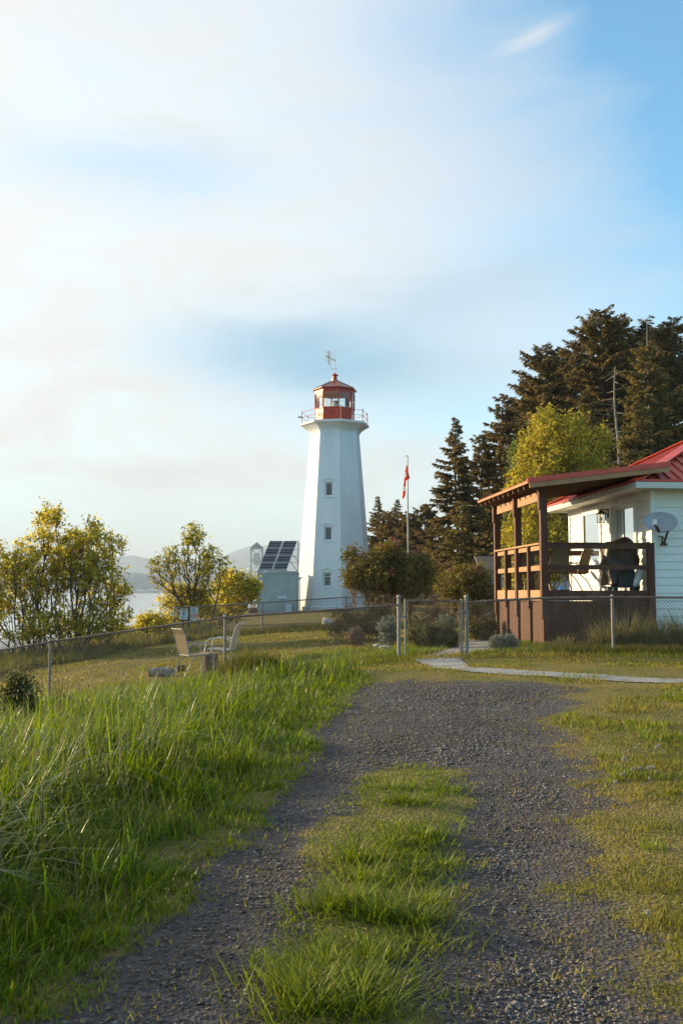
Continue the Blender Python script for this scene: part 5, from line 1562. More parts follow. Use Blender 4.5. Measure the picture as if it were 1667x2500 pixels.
# ------------------------------------------------------------------ flagpole
def flagpole():
    D = 46.0; x = X(996.5, D); g = tz(x, D); zt = at(995.5, 1112, D).z - g
    t = thing('flagpole', 'thin grey flagpole with a limp flag behind the lilac bush', 'flagpole', (x, D, g))
    MB().tube([(0, 0, -.3), (0, 0, zt)], [.045, .028], 10).build('pole', 'grey_metal', t)
    b = MB(); b.bar((0, 0, zt - .02), (-.09, 0, zt - .02), .02, .02); b.bar((-.09, 0, zt), (-.09, 0, zt - .09), .02, .02); b.build('pulley', 'dark_metal', t)
    b = MB(); b.tube([(-.085, -.01, zt - .08), (-.07, -.01, zt - .5)], .006, 4); b.tube([(-.05, -.01, zt - 1.6), (-.03, -.01, 1.2)], .005, 4); b.build('halyard', 'white_trim', t)
    fl = thing('flag', 'limp red and white flag hanging from the thin flagpole', 'flag', (x, D, g + zt), 0)
    k_ = .0553 / F * D
    rows = [(640, 583, 594), (780, 560, 648), (960, 525, 672), (1080, 575, 700), (1190, 530, 725), (1245, 500, 745), (1300, 490, 650), (1350, 480, 565), (1600, 448, 555), (1620, 446, 553), (1760, 430, 545), (1800, 428, 545), (2000, 408, 535), (2130, 395, 470), (2165, 430, 445)]
    n = 9; V = []; faces = []; mi = []
    for i, (yy, xl, xr) in enumerate(rows):
        for j in range(n):
            q = j / (n - 1)
            V.append(((xl + (xr - xl) * q - 650) * k_, -.06 + .05 * math.sin(q * 9 + i * .7) , -(yy - 215) * k_))
    for i in range(len(rows) - 1):
        for j in range(n - 1):
            faces.append((i * n + j, i * n + j + 1, (i + 1) * n + j + 1, (i + 1) * n + j))
            white = (9 <= i <= 10) or (i in (2, 3) and j < 2)
            mi.append(1 if white else 0)
    # white strip showing at the left of the upper fold
    b0 = len(V); V += [((510 - 650) * k_, -.03, -(965 - 215) * k_), ((585 - 650) * k_, -.02, -(1000 - 215) * k_), ((580 - 650) * k_, -.02, -(1180 - 215) * k_), ((505 - 650) * k_, -.03, -(1240 - 215) * k_)]
    faces.append((b0, b0 + 1, b0 + 2, b0 + 3)); mi.append(1)
    m = MB(); m.v = V; m.f = faces; m.m = mi
    m.build('cloth', ['flag_red', 'flag_white'], fl, smooth=True)
flagpole()

# ------------------------------------------------------------------ concrete path (sheet over the ground)
def path_sheet(poly, name, lift=.012):
    """grid clipped to a polygon, laid on the terrain"""
    x0, y0 = poly.min(0); x1, y1 = poly.max(0)
    nx_, ny_ = int((x1 - x0) / .06) + 2, int((y1 - y0) / .06) + 2
    gx_, gy_ = np.meshgrid(np.linspace(x0, x1, nx_), np.linspace(y0, y1, ny_))
    ins = sdist(gx_, gy_, poly) > -.03
    Z = terr(gx_, gy_) + lift
    idx = np.arange(gx_.size).reshape(gx_.shape)
    f = np.stack([idx[:-1, :-1], idx[:-1, 1:], idx[1:, 1:], idx[1:, :-1]], -1).reshape(-1, 4)
    ok = (ins[:-1, :-1] & ins[:-1, 1:] & ins[1:, 1:] & ins[1:, :-1]).ravel()
    return tag(np_obj(name, np.stack([gx_, gy_, Z], -1).reshape(-1, 3), f[ok], 'concrete'), kind='structure')

ext = np.array([(path_poly[5][0] + 4, path_poly[5][1] - .3), (path_poly[6][0] + 4, path_poly[6][1] - .4)])
pp = np.vstack([path_poly[:6], ext, path_poly[6:]])
path_sheet(pp, 'path')
bp_ = np.array([ground_at(*q) for q in [(1000, 1612), (1122, 1612), (1150, 1592), (1210, 1588), (1205, 1566), (1150, 1563), (1080, 1590)]])
path_sheet(bp_, 'path')

# small rocks
def rock(u, v, D, w, h, seed, label):
    r = np.random.default_rng(seed); p = at(u, v, D); x = p.x; g = tz(x, D)
    n = 12; V = []; rings = [(.9, 0), (1, .35), (.8, .75), (.35, 1)]
    for q, zq in rings:
        for k_ in range(n):
            t = 2 * math.pi * k_ / n; s = q * (1 + .18 * r.normal())
            V.append((w / 2 * s * math.cos(t), w / 2.6 * s * math.sin(t), h * zq * (1 + .1 * r.normal()) - .01))
    f = [(j * n + k_, j * n + (k_ + 1) % n, (j + 1) * n + (k_ + 1) % n, (j + 1) * n + k_) for j in range(3) for k_ in range(n)] + [tuple(3 * n + k_ for k_ in range(n))]
    m = MB(); m.add(V, f); o = m.build('rock', 'rock'); o.location = (x, D, g); tag(o, label, 'rock', 'pale rocks edging the flower bed')
rock(921, 1556, 22.6, .24, .10, 1, 'small pale rock at the lower edge of the flower bed, left one')
rock(939, 1567, 21.4, .34, .10, 2, 'flat pale rock nearer the left gate post')
rock(797, 1508, 44, .5, .30, 3, 'grey rock at the left end of the rust coloured bushes')

# shed wall and roof seen through the porch
sx0, sx1 = X(1183, 47), X(1420, 47); sg = tz(9, 47)
sh = thing('shed', 'pale blue grey shed with a low brown roof beyond the porch', 'shed', ((sx0 + sx1) / 2, 47, sg))
sw = (sx1 - sx0) / 2; stp = at(1200, 1396, 47).z - sg
MB().span((-sw, 0, -.3), (sw, 3.5, stp)).build('wall', 'shed_wall', sh)
m = MB(); m.prism([(-.35, stp + .0), (1.75, stp + .75), (3.85, stp + .0), (3.85, stp + .08), (1.75, stp + .85), (-.35, stp + .08)], -sw - .25, 'x', 2 * sw + .5); m.build('roof', 'shed_roof', sh)
# ------------------------------------------------------------------ trees and bushes
def E(u0, u1, v0, v1, D, dep=None, w=None):
    """ellipsoid seen between photo columns u0..u1 and rows v0..v1 at distance D: (centre, radii, weight)"""
    a_ = at((u0 + u1) / 2, (v0 + v1) / 2, D); rx = abs(u1 - u0) / 2 / F * D; rz = abs(v1 - v0) / 2 / F * D
    ry = dep if dep is not None else rx
    return ((a_.x, a_.y, a_.z), (rx, ry, rz), w if w is not None else rx * rz)

# dark conifers
conifer('pointed fir with a thin spire, tallest tree left of the yellow green maple', 1118, 1020, 60, 82, 1, power=.75, dens=1.05, ragged=.3)
conifer('short shaggy fir in front of the pointed fir, above the lilac bushes', 1130, 1225, 50, 62, 2, power=.7, material='fir_needles_warm')
conifer('dark fir between the pointed fir and the maple', 1176, 1062, 70, 80, 3, power=.6, ragged=.4)
conifer('small pointed fir just right of the lighthouse wall', 921, 1213, 92, 50, 4, power=.8)
conifer('small pointed fir second from the lighthouse', 972, 1220, 94, 54, 5, power=.75)
conifer('small fir third from the lighthouse, behind the flagpole', 1018, 1248, 90, 50, 6, power=.7)
conifer('low fir between the two small pointed firs right of the lighthouse', 946, 1250, 88, 78, 61, power=.5)
conifer('low fir left of the flagpole, behind the lilac', 993, 1256, 86, 80, 62, power=.5)
conifer('low fir right of the flagpole, behind the lilac', 1040, 1235, 84, 80, 63, power=.5)
conifer('low dark fir behind the left side of the pointed fir', 1068, 1262, 80, 50, 7, power=.6)
conifer('leaning ragged fir rising above the left shoulder of the maple', 1232, 962, 72, 84, 8, power=.5, ragged=.34, dens=.9)
conifer('ragged fir with a broken top between the leaning fir and the tallest firs', 1338, 845, 68, 112, 9, power=.42, ragged=.34, dens=.95)
conifer('dark fir filling the gap left of the tallest firs', 1408, 835, 72, 110, 10, power=.4, ragged=.32)
conifer('broad dark fir, left one of the two tallest', 1480, 758, 64, 118, 11, power=.42, ragged=.32, dens=1.0)
conifer('broad dark fir, right one of the two tallest', 1540, 772, 66, 105, 12, power=.40, ragged=.34, dens=1.0)
conifer('fir with a bare forked top and pale trunk near the right edge', 1600, 780, 57, 88, 13, power=.6, ragged=.35, baretop=.10, bark='bark_pale', material='fir_needles_warm')
conifer('dark fir at the right edge of the photo', 1662, 775, 62, 105, 14, power=.5, ragged=.4)
conifer('warm lit fir low behind the cottage roof', 1560, 985, 50, 80, 15, power=.55, material='fir_needles_warm')
conifer('dark low fir behind the maple trunk', 1320, 1120, 62, 95, 16, power=.5, material='fir_needles')
conifer('low fir between the maple and the pointed fir', 1195, 1205, 58, 60, 17, power=.55)
conifer('shaggy fir above the right side of the maple', 1450, 985, 58, 90, 18, power=.45, material='fir_needles_warm', ragged=.32)
conifer('rear fir showing between the leaning fir and the broken topped fir', 1292, 925, 80, 95, 71, power=.45, ragged=.3)
conifer('rear fir showing just left of the tallest firs', 1375, 868, 80, 110, 72, power=.42, ragged=.3)
conifer('rear fir filling in behind the dead tree trunk', 1510, 800, 78, 130, 73, power=.40, ragged=.3)
conifer('rear fir between the forked top fir and the right edge', 1625, 800, 78, 120, 74, power=.40, ragged=.3)
# a bare pale snag in front of the tallest firs
def snag():
    D = 54.0; x = X(1514, D); g = tz(x, D); h = at(1514, 895, D).z - g
    t = thing('dead_tree', 'dead pale tree trunk standing in front of the tallest firs', 'tree', (x, D, g))
    r = np.random.default_rng(9)
    segs = []; n = 14
    P_ = [(.10 * math.sin(i * .9), 0, h * i / n) for i in range(n + 1)]
    for i in range(n): segs.append((P_[i], P_[i + 1], .16 * (1 - i / n) + .03, .16 * (1 - (i + 1) / n) + .03))
    V0, F0 = tubes_np(segs, 7); segs = []
    for i in range(60):
        z = h * r.uniform(.35, .98); a_ = r.uniform(0, 6.28); L = r.uniform(.3, 1.3)
        p = np.array([.1 * math.sin(z / h * n * .9), 0, z]); q = p + np.array([math.cos(a_) * L, math.sin(a_) * L, r.uniform(-.3, .2)])
        segs.append((p, q, .022, .008))
    V, Fq = tubes_np(segs, 4); np_obj('trunk', np.vstack([V0, V]), np.vstack([F0, Fq + len(V0)]), 'bark_pale', t)
snag()

# maple behind the porch
mb_ = (X(1350, 42), 42.0, tz(X(1350, 42), 42))
leafy('maple_tree', 'rounded yellow green maple tree behind the porch, brightest of the trees', 'tree', mb_,
      [E(1262, 1445, 1010, 1200, 42, 2.0), E(1235, 1390, 1090, 1300, 42, 2.0), E(1350, 1478, 1080, 1260, 42, 1.8), E(1215, 1420, 1230, 1450, 42, 2.0), E(1290, 1360, 992, 1080, 42, .8), E(1380, 1420, 1000, 1080, 42, .7), E(1455, 1490, 1035, 1110, 42, .5, .2), E(1230, 1330, 1380, 1480, 42, 1.5)],
      1700, 36000, .080, 'maple_leaves', 21, spread=.22, flat=.3)
pb_ = (X(1255, 48), 48.0, tz(X(1255, 48), 48))
leafy('poplar_tree', 'slim pale green poplar at the left shoulder of the maple', 'tree', pb_,
      [E(1240, 1272, 1066, 1180, 48, .5), E(1228, 1280, 1130, 1400, 48, .7)], 300, 6500, .075, 'poplar_leaves', 22, spread=.15)
# shore trees
def lb(u, D): return (X(u, D), D, tz(X(u, D), D))
leafy('shore_maple', 'large many stemmed golden leafed shrub tree at the left edge by the water', 'tree', lb(125, 31),
      [E(85, 150, 1215, 1340, 31, .7, 1.0), E(20, 180, 1290, 1480, 31, 1.6, 3.2), E(-60, 100, 1330, 1560, 31, 1.6, 2.4), E(150, 300, 1265, 1420, 31, 1.4, 2.6), E(170, 325, 1380, 1490, 31, 1.4, 2.2), E(180, 318, 1465, 1555, 31, 1.2, 2.0), E(60, 220, 1440, 1570, 31, 1.6, 2.0), E(0, 300, 1500, 1600, 31, 1.3, 2.6), E(100, 230, 1290, 1460, 31, 1.2, 2.2)],
      1900, 22000, .061, 'shore_leaves', 31, stems=20, stem_spread=.95, spread=.15, bare=.35, tip_r=.0050, flat=.3, bias=.75, rmax=.05, group='shore trees left of the lighthouse')
leafy('shore_maple', 'dense golden shrub tree cut off by the left edge', 'tree', lb(-90, 32),
      [E(-220, 40, 1290, 1560, 32, 1.8)], 600, 7000, .060, 'shore_leaves', 32, stems=8, stem_spread=.6, spread=.18, tip_r=.005, bias=.7, rmax=.05, group='shore trees left of the lighthouse')
leafy('shore_maple', 'open green leafed young maple with visible branches behind the two signs', 'tree', lb(465, 40),
      [E(440, 500, 1268, 1350, 40, .6, 1.0), E(400, 540, 1320, 1420, 40, 1.2, 2.4), E(355, 440, 1330, 1440, 40, .9, 1.6), E(480, 562, 1330, 1460, 40, 1.0, 1.4), E(430, 500, 1400, 1480, 40, .8, .6)],
      620, 3500, .072, 'shore_leaves_green', 33, stems=7, stem_spread=.4, spread=.14, bare=.2, tip_r=.0055, flat=.4, bias=.7, rmax=.06, group='shore trees left of the lighthouse')
leafy('shore_bush', 'rounded golden bush between the young maple and the lattice tower', 'bush', lb(565, 44),
      [E(515, 625, 1390, 1500, 44, 1.2), E(540, 580, 1385, 1440, 44, .5), E(590, 640, 1400, 1480, 44, .7)], 420, 5200, .075, 'shore_leaves', 34, stems=5, stem_spread=.4, spread=.18, group='bushes along the shore bank')
leafy('shore_bush', 'low golden bush under the young maple behind the signs', 'bush', lb(440, 41),
      [E(385, 520, 1425, 1520, 41, 1.0)], 300, 4200, .065, 'shore_leaves', 35, stems=5, stem_spread=.4, spread=.18, group='bushes along the shore bank')
leafy('shore_bush', 'lowest small bush on the bank left of the corner fence post', 'bush', lb(370, 38),
      [E(330, 415, 1495, 1548, 38, .8)], 180, 2200, .055, 'shore_leaves', 36, stems=4, stem_spread=.4, spread=.15, group='bushes along the shore bank')
leafy('shore_bush', 'golden bush standing directly behind the fence below the lattice tower', 'bush', lb(520, 47),
      [E(470, 610, 1455, 1515, 47, 1.0)], 260, 3600, .07, 'shore_leaves', 37, stems=5, stem_spread=.4, spread=.2, group='bushes along the shore bank')
# lilacs
leafy('lilac_bush', 'large lilac bush with pink red blossom in front of the lighthouse', 'bush', lb(945, 29.5),
      [E(850, 1000, 1345, 1450, 29.5, 1.0, 3), E(930, 1062, 1350, 1470, 29.5, 1.0, 3), E(905, 990, 1325, 1380, 29.5, .7, 1.2), E(838, 900, 1380, 1450, 29.5, .7, 1.0), E(832, 880, 1336, 1372, 29.5, .3, .25), E(1010, 1062, 1345, 1420, 29.5, .6, .8)],
      1000, 15000, .050, 'lilac_leaves', 41, bark='twig_brown', stems=34, stem_spread=.75, spread=.14, tip_r=.0035, blooms=(24, .028, 'red_bloom'), bias=.9, rmax=.022, group='lilac bushes')
leafy('lilac_bush', 'smaller lilac bush with few pink blossoms right of the flagpole', 'bush', lb(1125, 32),
      [E(1060, 1200, 1385, 1480, 32, 1.1, 3), E(1110, 1190, 1375, 1430, 32, .9, 1.2), E(1150, 1225, 1400, 1500, 32, .9, 1.2)],
      600, 10000, .050, 'lilac_leaves', 42, bark='twig_brown', stems=24, stem_spread=.8, spread=.15, tip_r=.0035, blooms=(8, .028, 'red_bloom'), bias=.9, rmax=.022, group='lilac bushes')
def shrub(name, label, u0, u1, v0, v1, D, m, seed, leaves, size, bark='twig_brown', stems=14, K=160, spread=.10, cat='shrub', group='shrubs in the flower bed'):
    um = (u0 + u1) / 2; x = X(um, D); g = tz(x, D)
    rx = (u1 - u0) / 2 / F * D; zt = at(um, v0, D).z
    c = (x, D, g + (zt - g) * .45)
    return leafy(name, label, cat, (x, D, g), [(c, (rx, rx * .7, (zt - g) * .55), 1)], K, leaves, size, m, seed, bark=bark, stems=stems, stem_spread=rx * .45, spread=spread, tip_r=.0028, bias=.6, group=group)
shrub('twiggy_shrub', 'rust brown twiggy shrub at the left end of the bed', 800, 900, 1478, 1560, 26, 'shrub_rust', 51, 3600, .030)
shrub('twiggy_shrub', 'rust green twiggy shrub under the large lilac', 868, 975, 1468, 1560, 26.5, 'shrub_rust', 52, 4600, .030)
shrub('heather', 'small round pinkish heather in front of the twiggy shrubs', 845, 888, 1526, 1566, 23.5, 'heather', 53, 1700, .022, stems=20, K=120, spread=.05)
shrub('sage_bush', 'silvery sage bush left of the gate post', 922, 972, 1503, 1566, 22.5, 'shrub_sage', 54, 2400, .028, spread=.06)
shrub('sage_bush', 'silvery sage bush seen through the right half of the gate', 1058, 1112, 1500, 1545, 23.5, 'shrub_sage', 55, 2000, .026, spread=.06)
shrub('low_hedge', 'dark green rounded shrub directly behind the gate', 992, 1122, 1528, 1612, 20.6, 'shrub_dark', 56, 9000, .026, spread=.09, K=260)
shrub('mounded_shrub', 'dark mound behind the fence between gate and porch', 1146, 1212, 1508, 1566, 23.5, 'shrub_dark', 57, 3600, .026, spread=.08)
shrub('twiggy_shrub', 'brown twiggy shrub behind the gate, above the dark rounded shrub', 1010, 1110, 1478, 1545, 26, 'shrub_rust', 58, 3400, .030)
shrub('twiggy_shrub', 'brown twiggy shrub behind the fence just left of the porch', 1130, 1206, 1470, 1550, 27.5, 'shrub_rust', 59, 3000, .030)
shrub('sage_bush', 'grey green low bush at the foot of the porch corner', 1192, 1262, 1548, 1592, 18.9, 'shrub_sage', 60, 3000, .022, spread=.05)
shrub('mounded_shrub', 'dark leafy plant at the far left beside the fence post', 15, 95, 1640, 1775, 12.5, 'shrub_dark', 61, 3600, .030, spread=.08, K=260, group='shrubs by the left fence')

# ------------------------------------------------------------------ grasses
rg = np.random.default_rng(77)
def add_blades(name, label, x, y, h, w, lean, curl, material, segs=4, az=None, lift=0.0, kind='stuff', r=rg):
    n = len(x)
    if n == 0: return
    z = terr(x, y) + lift
    az = r.uniform(0, 2 * math.pi, n) if az is None else az
    V, Fq = blades(np.stack([x, y, z], -1), h, w, az, lean, curl, r, segs)
    o = np_obj(name, V, Fq, material, smooth=False)
    tag(o, label, 'grass', kind=kind)
    return o
# tall meadow grass on the left
def meadow_h(x, y):
    d = -gravel(x, y)                              # metres left of the gravel
    e = np.clip(d / 1.3, 0, 1)
    f = np.clip((17.4 - y) / 2.0, 0, 1)
    base = (.07 + .46 * e ** 1.2) * np.interp(y, [8, 13, 17], [1.0, .85, .68])
    return base * (0.75 + 0.25 * f) * (1 + .34 * vnoise(x, y, 1.1, 2) + .24 * vnoise(x, y, 3.3, 9)), d
def meadow_pts(n, r):
    x, y = scatter(n, -9.5, 1.2, 1.2, 17.3, r, 1.15, .46)
    g_ = gravel(x, y)
    left = x < np.interp(y, [0, 3, 5, 7.5, 9, 12, 14, 17.5], [-.6, -.55, -.45, -.1, .3, .5, .5, -.3])
    ok = (g_ < .02) & left
    return x[ok], y[ok]
x, y = meadow_pts(185000, rg)
h, d = meadow_h(x, y)
# clumps: thin the gaps between them
cl_ = vnoise(x, y, 4.2, 12) + .6 * vnoise(x, y, 11, 3)
ok = (rg.uniform(size=len(x)) < .38 + 1.0 * cl_) 
far = rg.uniform(size=len(x)) < np.clip((d + .25) / .35, 0.15, 1)
ok &= far
x, y, h, d = x[ok], y[ok], h[ok], d[ok]
n = len(x)
hh = h * rg.uniform(.35, 1.0, n) ** 1.0 * (1 + .45 * (rg.uniform(size=n) > .93))
wid = (.0055 + .0007 * y) * rg.uniform(.6, 1.7, n)
swirl = vnoise(x, y, 1.9, 33) * 3.2 + vnoise(x, y, 5.0, 34) * 1.5 + rg.normal(0, 1.1, n)
add_blades('meadow_grass', 'tall bright green backlit meadow grass left of the gravel drive', x, y, hh, wid, np.abs(rg.normal(0.05, .33, n)) + .03, np.abs(rg.normal(.2, .38, n)), 'tall_grass_blade', 4, az=swirl)
xm, ym = X(610, 15.6), 15.6
mx_ = xm + rg.normal(0, .38, 5200); my_ = ym + rg.normal(0, .30, 5200)
add_blades('meadow_grass', 'dark thick mound of older grass near the far end of the meadow', mx_, my_, .62 * np.exp(-((mx_ - xm) ** 2 + (my_ - ym) ** 2) / .5) * rg.uniform(.5, 1.15, 5200) + .05, .012 * rg.uniform(.6, 1.6, 5200), np.abs(rg.normal(.1, .3, 5200)), np.abs(rg.normal(.3, .4, 5200)), 'bank_blade', 4)
# broad arching blades that shine
x, y = meadow_pts(26000, rg)
h, d = meadow_h(x, y); ok = (d > .8) & (rg.uniform(size=len(x)) < .18 + .5 * vnoise(x, y, 1.4, 20)); x, y, h = x[ok], y[ok], h[ok]; n = len(x)
add_blades('arching_grass', 'glossy arching broad grass blades in the meadow', x, y, h * rg.uniform(.85, 1.4, n), (.009 + .0008 * y) * rg.uniform(.7, 1.3, n), rg.uniform(.1, .5, n), rg.uniform(.55, 1.45, n), 'arched_blade', 6)
x, y = meadow_pts(3500, rg)
h, d = meadow_h(x, y); ok = d > .3; x, y, h = x[ok], y[ok], h[ok]; n = len(x)
add_blades('dry_grass_stems', 'scattered dry straw coloured stems in the meadow', x, y, h * rg.uniform(.9, 1.35, n), (.003 + .0004 * y) * np.ones(n), rg.uniform(.05, .4, n), rg.uniform(.1, .6, n), 'straw_blade', 4)

x, y = scatter(90000, -4.5, 1.2, 1.6, 14.5, rg, 1.15, .48)
g_ = gravel(x, y); left = x < np.interp(y, [0, 3, 5, 7.5, 9, 12, 14, 17.5], [-.6, -.55, -.45, -.1, .3, .5, .5, -.3])
ok = (g_ < .12) & (g_ > -1.5) & left & (rg.uniform(size=len(x)) < np.clip(.8 - g_ * 3 + .5 * vnoise(x, y, 3.3, 45), 0, 1))
x, y, g_ = x[ok], y[ok], g_[ok]; n = len(x)
add_blades('verge_grass', 'low spreading grass fringe along the left edge of the gravel', x, y, (.035 + .10 * np.clip(-g_ / .6, 0, 1)) * rg.uniform(.5, 1.5, n), (.0042 + .0006 * y) * rg.uniform(.6, 1.5, n), np.abs(rg.normal(.35, .35, n)), np.abs(rg.normal(.25, .35, n)), 'verge_blade', 3)
x, y = meadow_pts(1800, rg)
h, d = meadow_h(x, y); ok = d > .7; x, y, h = x[ok], y[ok], h[ok]; n = len(x)
hh = h * rg.uniform(1.0, 1.5, n)
px3 = x + rg.normal(0, .03, n); z = terr(px3, y) + hh * .9
V, Fq = blades(np.stack([px3, y, z], -1), .05 + .03 * rg.uniform(size=n), .010 + .0006 * y, rg.uniform(0, 6.28, n), rg.uniform(.1, .7, n), rg.uniform(.2, .8, n), rg, 3)
V2, F2 = blades(np.stack([px3, y, terr(px3, y)], -1), hh * .95, .0022 + .0003 * y, rg.uniform(0, 6.28, n), np.full(n, .02), np.full(n, .01), rg, 2)
tag(np_obj('seed_head_grass', np.vstack([V, V2]), np.vstack([Fq, F2 + len(V)]), 'straw_blade'), 'thin stems with pale seed heads standing above the meadow grass', 'grass', kind='stuff')
# centre strip of the drive
def inside(n, poly, r, x0, x1, y0, y1, pw=1.2):
    x, y = scatter(n, x0, x1, y0, y1, r, pw, .5); s_ = sdist(x, y, poly); return x, y, s_
x, y, s_ = inside(260000, med, rg, -1.8, 2.2, 1.5, 10.5)
prob = np.clip(.40 + s_ / .45 + .5 * vnoise(x, y, 2.8, 14), 0.2, 1) * (s_ > -.10)
ok = rg.uniform(size=len(x)) < prob
x, y, s_ = x[ok], y[ok], s_[ok]; n = len(x)
edge_ = np.clip(s_ / .35, 0.05, 1)
patch = np.clip(.5 + .9 * vnoise(x, y, 2.4, 31) + .4 * vnoise(x, y, 7, 32), 0, 1)
right = np.clip(.35 + (x - np.interp(y, [2, 4, 6, 9], [-.2, .1, .3, .8])) * 1.2, 0.15, 1)
hh = (.018 + .10 * edge_ * patch * right) * rg.uniform(.5, 1.4, n)
add_blades('verge_grass', 'short green grass on the strip between the wheel tracks', x, y, hh, (.0032 + .0006 * y) * rg.uniform(.7, 1.4, n), np.abs(rg.normal(.3, .3, n)), np.abs(rg.normal(.2, .3, n)), 'verge_blade', 3)
# tufts on the strip
tufts = [(868, 2100, .17, 260), (895, 2150, .14, 220), (985, 1960, .13, 220), (1030, 2040, .11, 200), (960, 2060, .10, 160), (850, 2210, .15, 300), (930, 2240, .15, 320), (800, 2220, .13, 200), (1010, 2250, .12, 240),
         (1040, 2200, .10, 180), (790, 2360, .12, 220), (870, 2410, .12, 240), (720, 2420, .12, 200), (930, 2400, .10, 160), (880, 2470, .14, 260), (700, 2390, .10, 160), (960, 1925, .10, 180), (1090, 1930, .08, 140), (760, 2460, .15, 260), (1040, 2300, .07, 100),
         (1000, 2130, .08, 160), (1080, 2110, .07, 120), (910, 2330, .12, 200)]
px_, py_, ph_, paz = [], [], [], []
for (u, v, hgt, cnt) in tufts:
    cx_, cy_ = ground_at(u, v)
    a_ = rg.uniform(0, 2 * math.pi, cnt); rr_ = np.abs(rg.normal(0, .085, cnt)); cnt_ = cnt; hgt = hgt * .85
    px_.append(cx_ + np.cos(a_) * rr_ * 1.5); py_.append(cy_ + np.sin(a_) * rr_); ph_.append(hgt * rg.uniform(.3, 1.45, cnt)); paz.append(a_ + rg.normal(0, .9, cnt) + rg.uniform(0, 6.28) * 0)
px_, py_, ph_, paz = map(np.concatenate, (px_, py_, ph_, paz)); kp = rg.uniform(size=len(px_)) < .85; px_, py_, ph_, paz = px_[kp], py_[kp], ph_[kp], paz[kp]; n = len(px_)
add_blades('grass_tufts', 'longer bright tufts of grass on the strip between the wheel tracks', px_, py_, ph_, (.005 + .0005 * py_) * rg.uniform(.7, 1.3, n), rg.uniform(.25, .95, n), rg.uniform(.0, .6, n), 'verge_blade', 4, az=paz)
# sparse weeds in the gravel and at its edges
x, y = scatter(60000, -3.5, 6.0, 2.0, 14.2, rg, 1.2, .5)
g_ = gravel(x, y); inn = sdist(x, y, outer)
prob = np.clip(.75 - g_ / .95, 0, 1) * (.3 + .7 * (vnoise(x, y, 4.1, 40) > .0)) * ((g_ > -.1)) + .5 * (vnoise(x, y, 2.2, 41) + .4 * vnoise(x, y, 9, 42) > .58) + .02
ok = rg.uniform(size=len(x)) < prob * .7
x, y = x[ok], y[ok]; n = len(x)
add_blades('gravel_weeds', 'thin moss and weeds creeping into the gravel', x, y, rg.uniform(.01, .035, n), (.003 + .0006 * y) * rg.uniform(.7, 1.4, n), rg.uniform(.1, .9, n), rg.uniform(0, .5, n), 'lawn_blade', 2)

# lawn right of the drive and up to the fence
x, y = scatter(330000, -.8, 9.5, 1.8, 17.9, rg, 1.05, .46)
g_ = gravel(x, y); pth = sdist(x, y, pp)
lt = x > np.interp(y, [0, 9, 12, 14, 17.5], [.5, .6, .2, .2, -.6])
md = sdist(x, y, med)
ok = (g_ < .25) & (pth < .09) & lt & (md < -.1) & (rg.uniform(size=len(x)) < (.75 + .4 * vnoise(x, y, 3.0, 22)) * np.clip(.25 - g_ * 1.6 + .35 * vnoise(x, y, 6, 23), 0, 1))
x, y = x[ok], y[ok]; n = len(x)
patch = np.clip(.5 + 1.1 * vnoise(x, y, 1.3, 51) + .5 * vnoise(x, y, 4.5, 52), 0, 1)
hh = (.018 + .038 * patch) * rg.uniform(.5, 1.4, n) * np.clip(.5 - g_[ok] * 1.2, .4, 1)
hh += .10 * (y > 16.9) * rg.uniform(.2, 1, n)
add_blades('lawn_grass', 'short golden green lawn right of the drive and before the gate', x, y, hh, (.0036 + .0006 * y) * rg.uniform(.7, 1.4, n), np.abs(rg.normal(.25, .25, n)), np.abs(rg.normal(.1, .3, n)), 'lawn_blade', 2)
# lush darker patches in the right lawn
x, y = scatter(60000, 1.5, 9.5, 2.0, 14, rg, 1.1, .46)
ok = (gravel(x, y) < -.1) & (x > .9) & (vnoise(x, y, 1.5, 61) + .3 * vnoise(x, y, 5, 6) > .38) & (sdist(x, y, med) < -.5)
x, y = x[ok], y[ok]; n = len(x)
add_blades('verge_grass', 'lusher green patches in the right lawn', x, y, rg.uniform(.04, .11, n), (.0040 + .0006 * y) * rg.uniform(.7, 1.3, n), np.abs(rg.normal(.25, .25, n)), rg.uniform(0, .4, n), 'verge_blade', 3)
# lawn beyond the fence
x, y = scatter(170000, -13, 13, 18.05, 44, rg, 0.9, .46)
dd = edge_d(x, y)
inhouse = ((x > 3.6) & (y > 19.7) & (y < 28))
ok = (dd > .0 - 50) & (dd < 0) & ~inhouse & (sdist(x, y, bp_) < .03) & (rg.uniform(size=len(x)) < .7 + .5 * vnoise(x, y, 1.2, 71))
x, y = x[ok], y[ok]; n = len(x)
hh = (.03 + .05 * np.clip(.5 + vnoise(x, y, .8, 72), 0, 1)) * rg.uniform(.5, 1.4, n)
add_blades('lawn_grass', 'mown golden lawn beyond the chain link fence', x, y, hh, (.011 + .0006 * y) * rg.uniform(.7, 1.4, n), np.abs(rg.normal(.25, .25, n)), np.abs(rg.normal(.1, .3, n)), 'lawn_blade', 2)
# rough bank along the shore
x, y = scatter(150000, -16, -1.5, 19, 62, rg, 0.7, .5)
dd = edge_d(x, y)
band = np.interp(y, [19, 25, 30, 36, 45, 62], [4.2, 4.0, 5.2, 5.2, 3.5, 3.0])
ok = (dd < 5) & (dd > -band - 1.0 * vnoise(x, y, .7, 81)) 
x, y, dd = x[ok], y[ok], dd[ok]; n = len(x)
hh = (.22 + .22 * np.clip(.5 + vnoise(x, y, .9, 82), 0, 1)) * rg.uniform(.5, 1.3, n)
add_blades('bank_grass', 'rough taller grass on the bank above the shore', x, y, hh, (.012 + .0006 * y) * rg.uniform(.7, 1.4, n), np.abs(rg.normal(.15, .25, n)), np.abs(rg.normal(.15, .3, n)), 'bank_blade', 3)
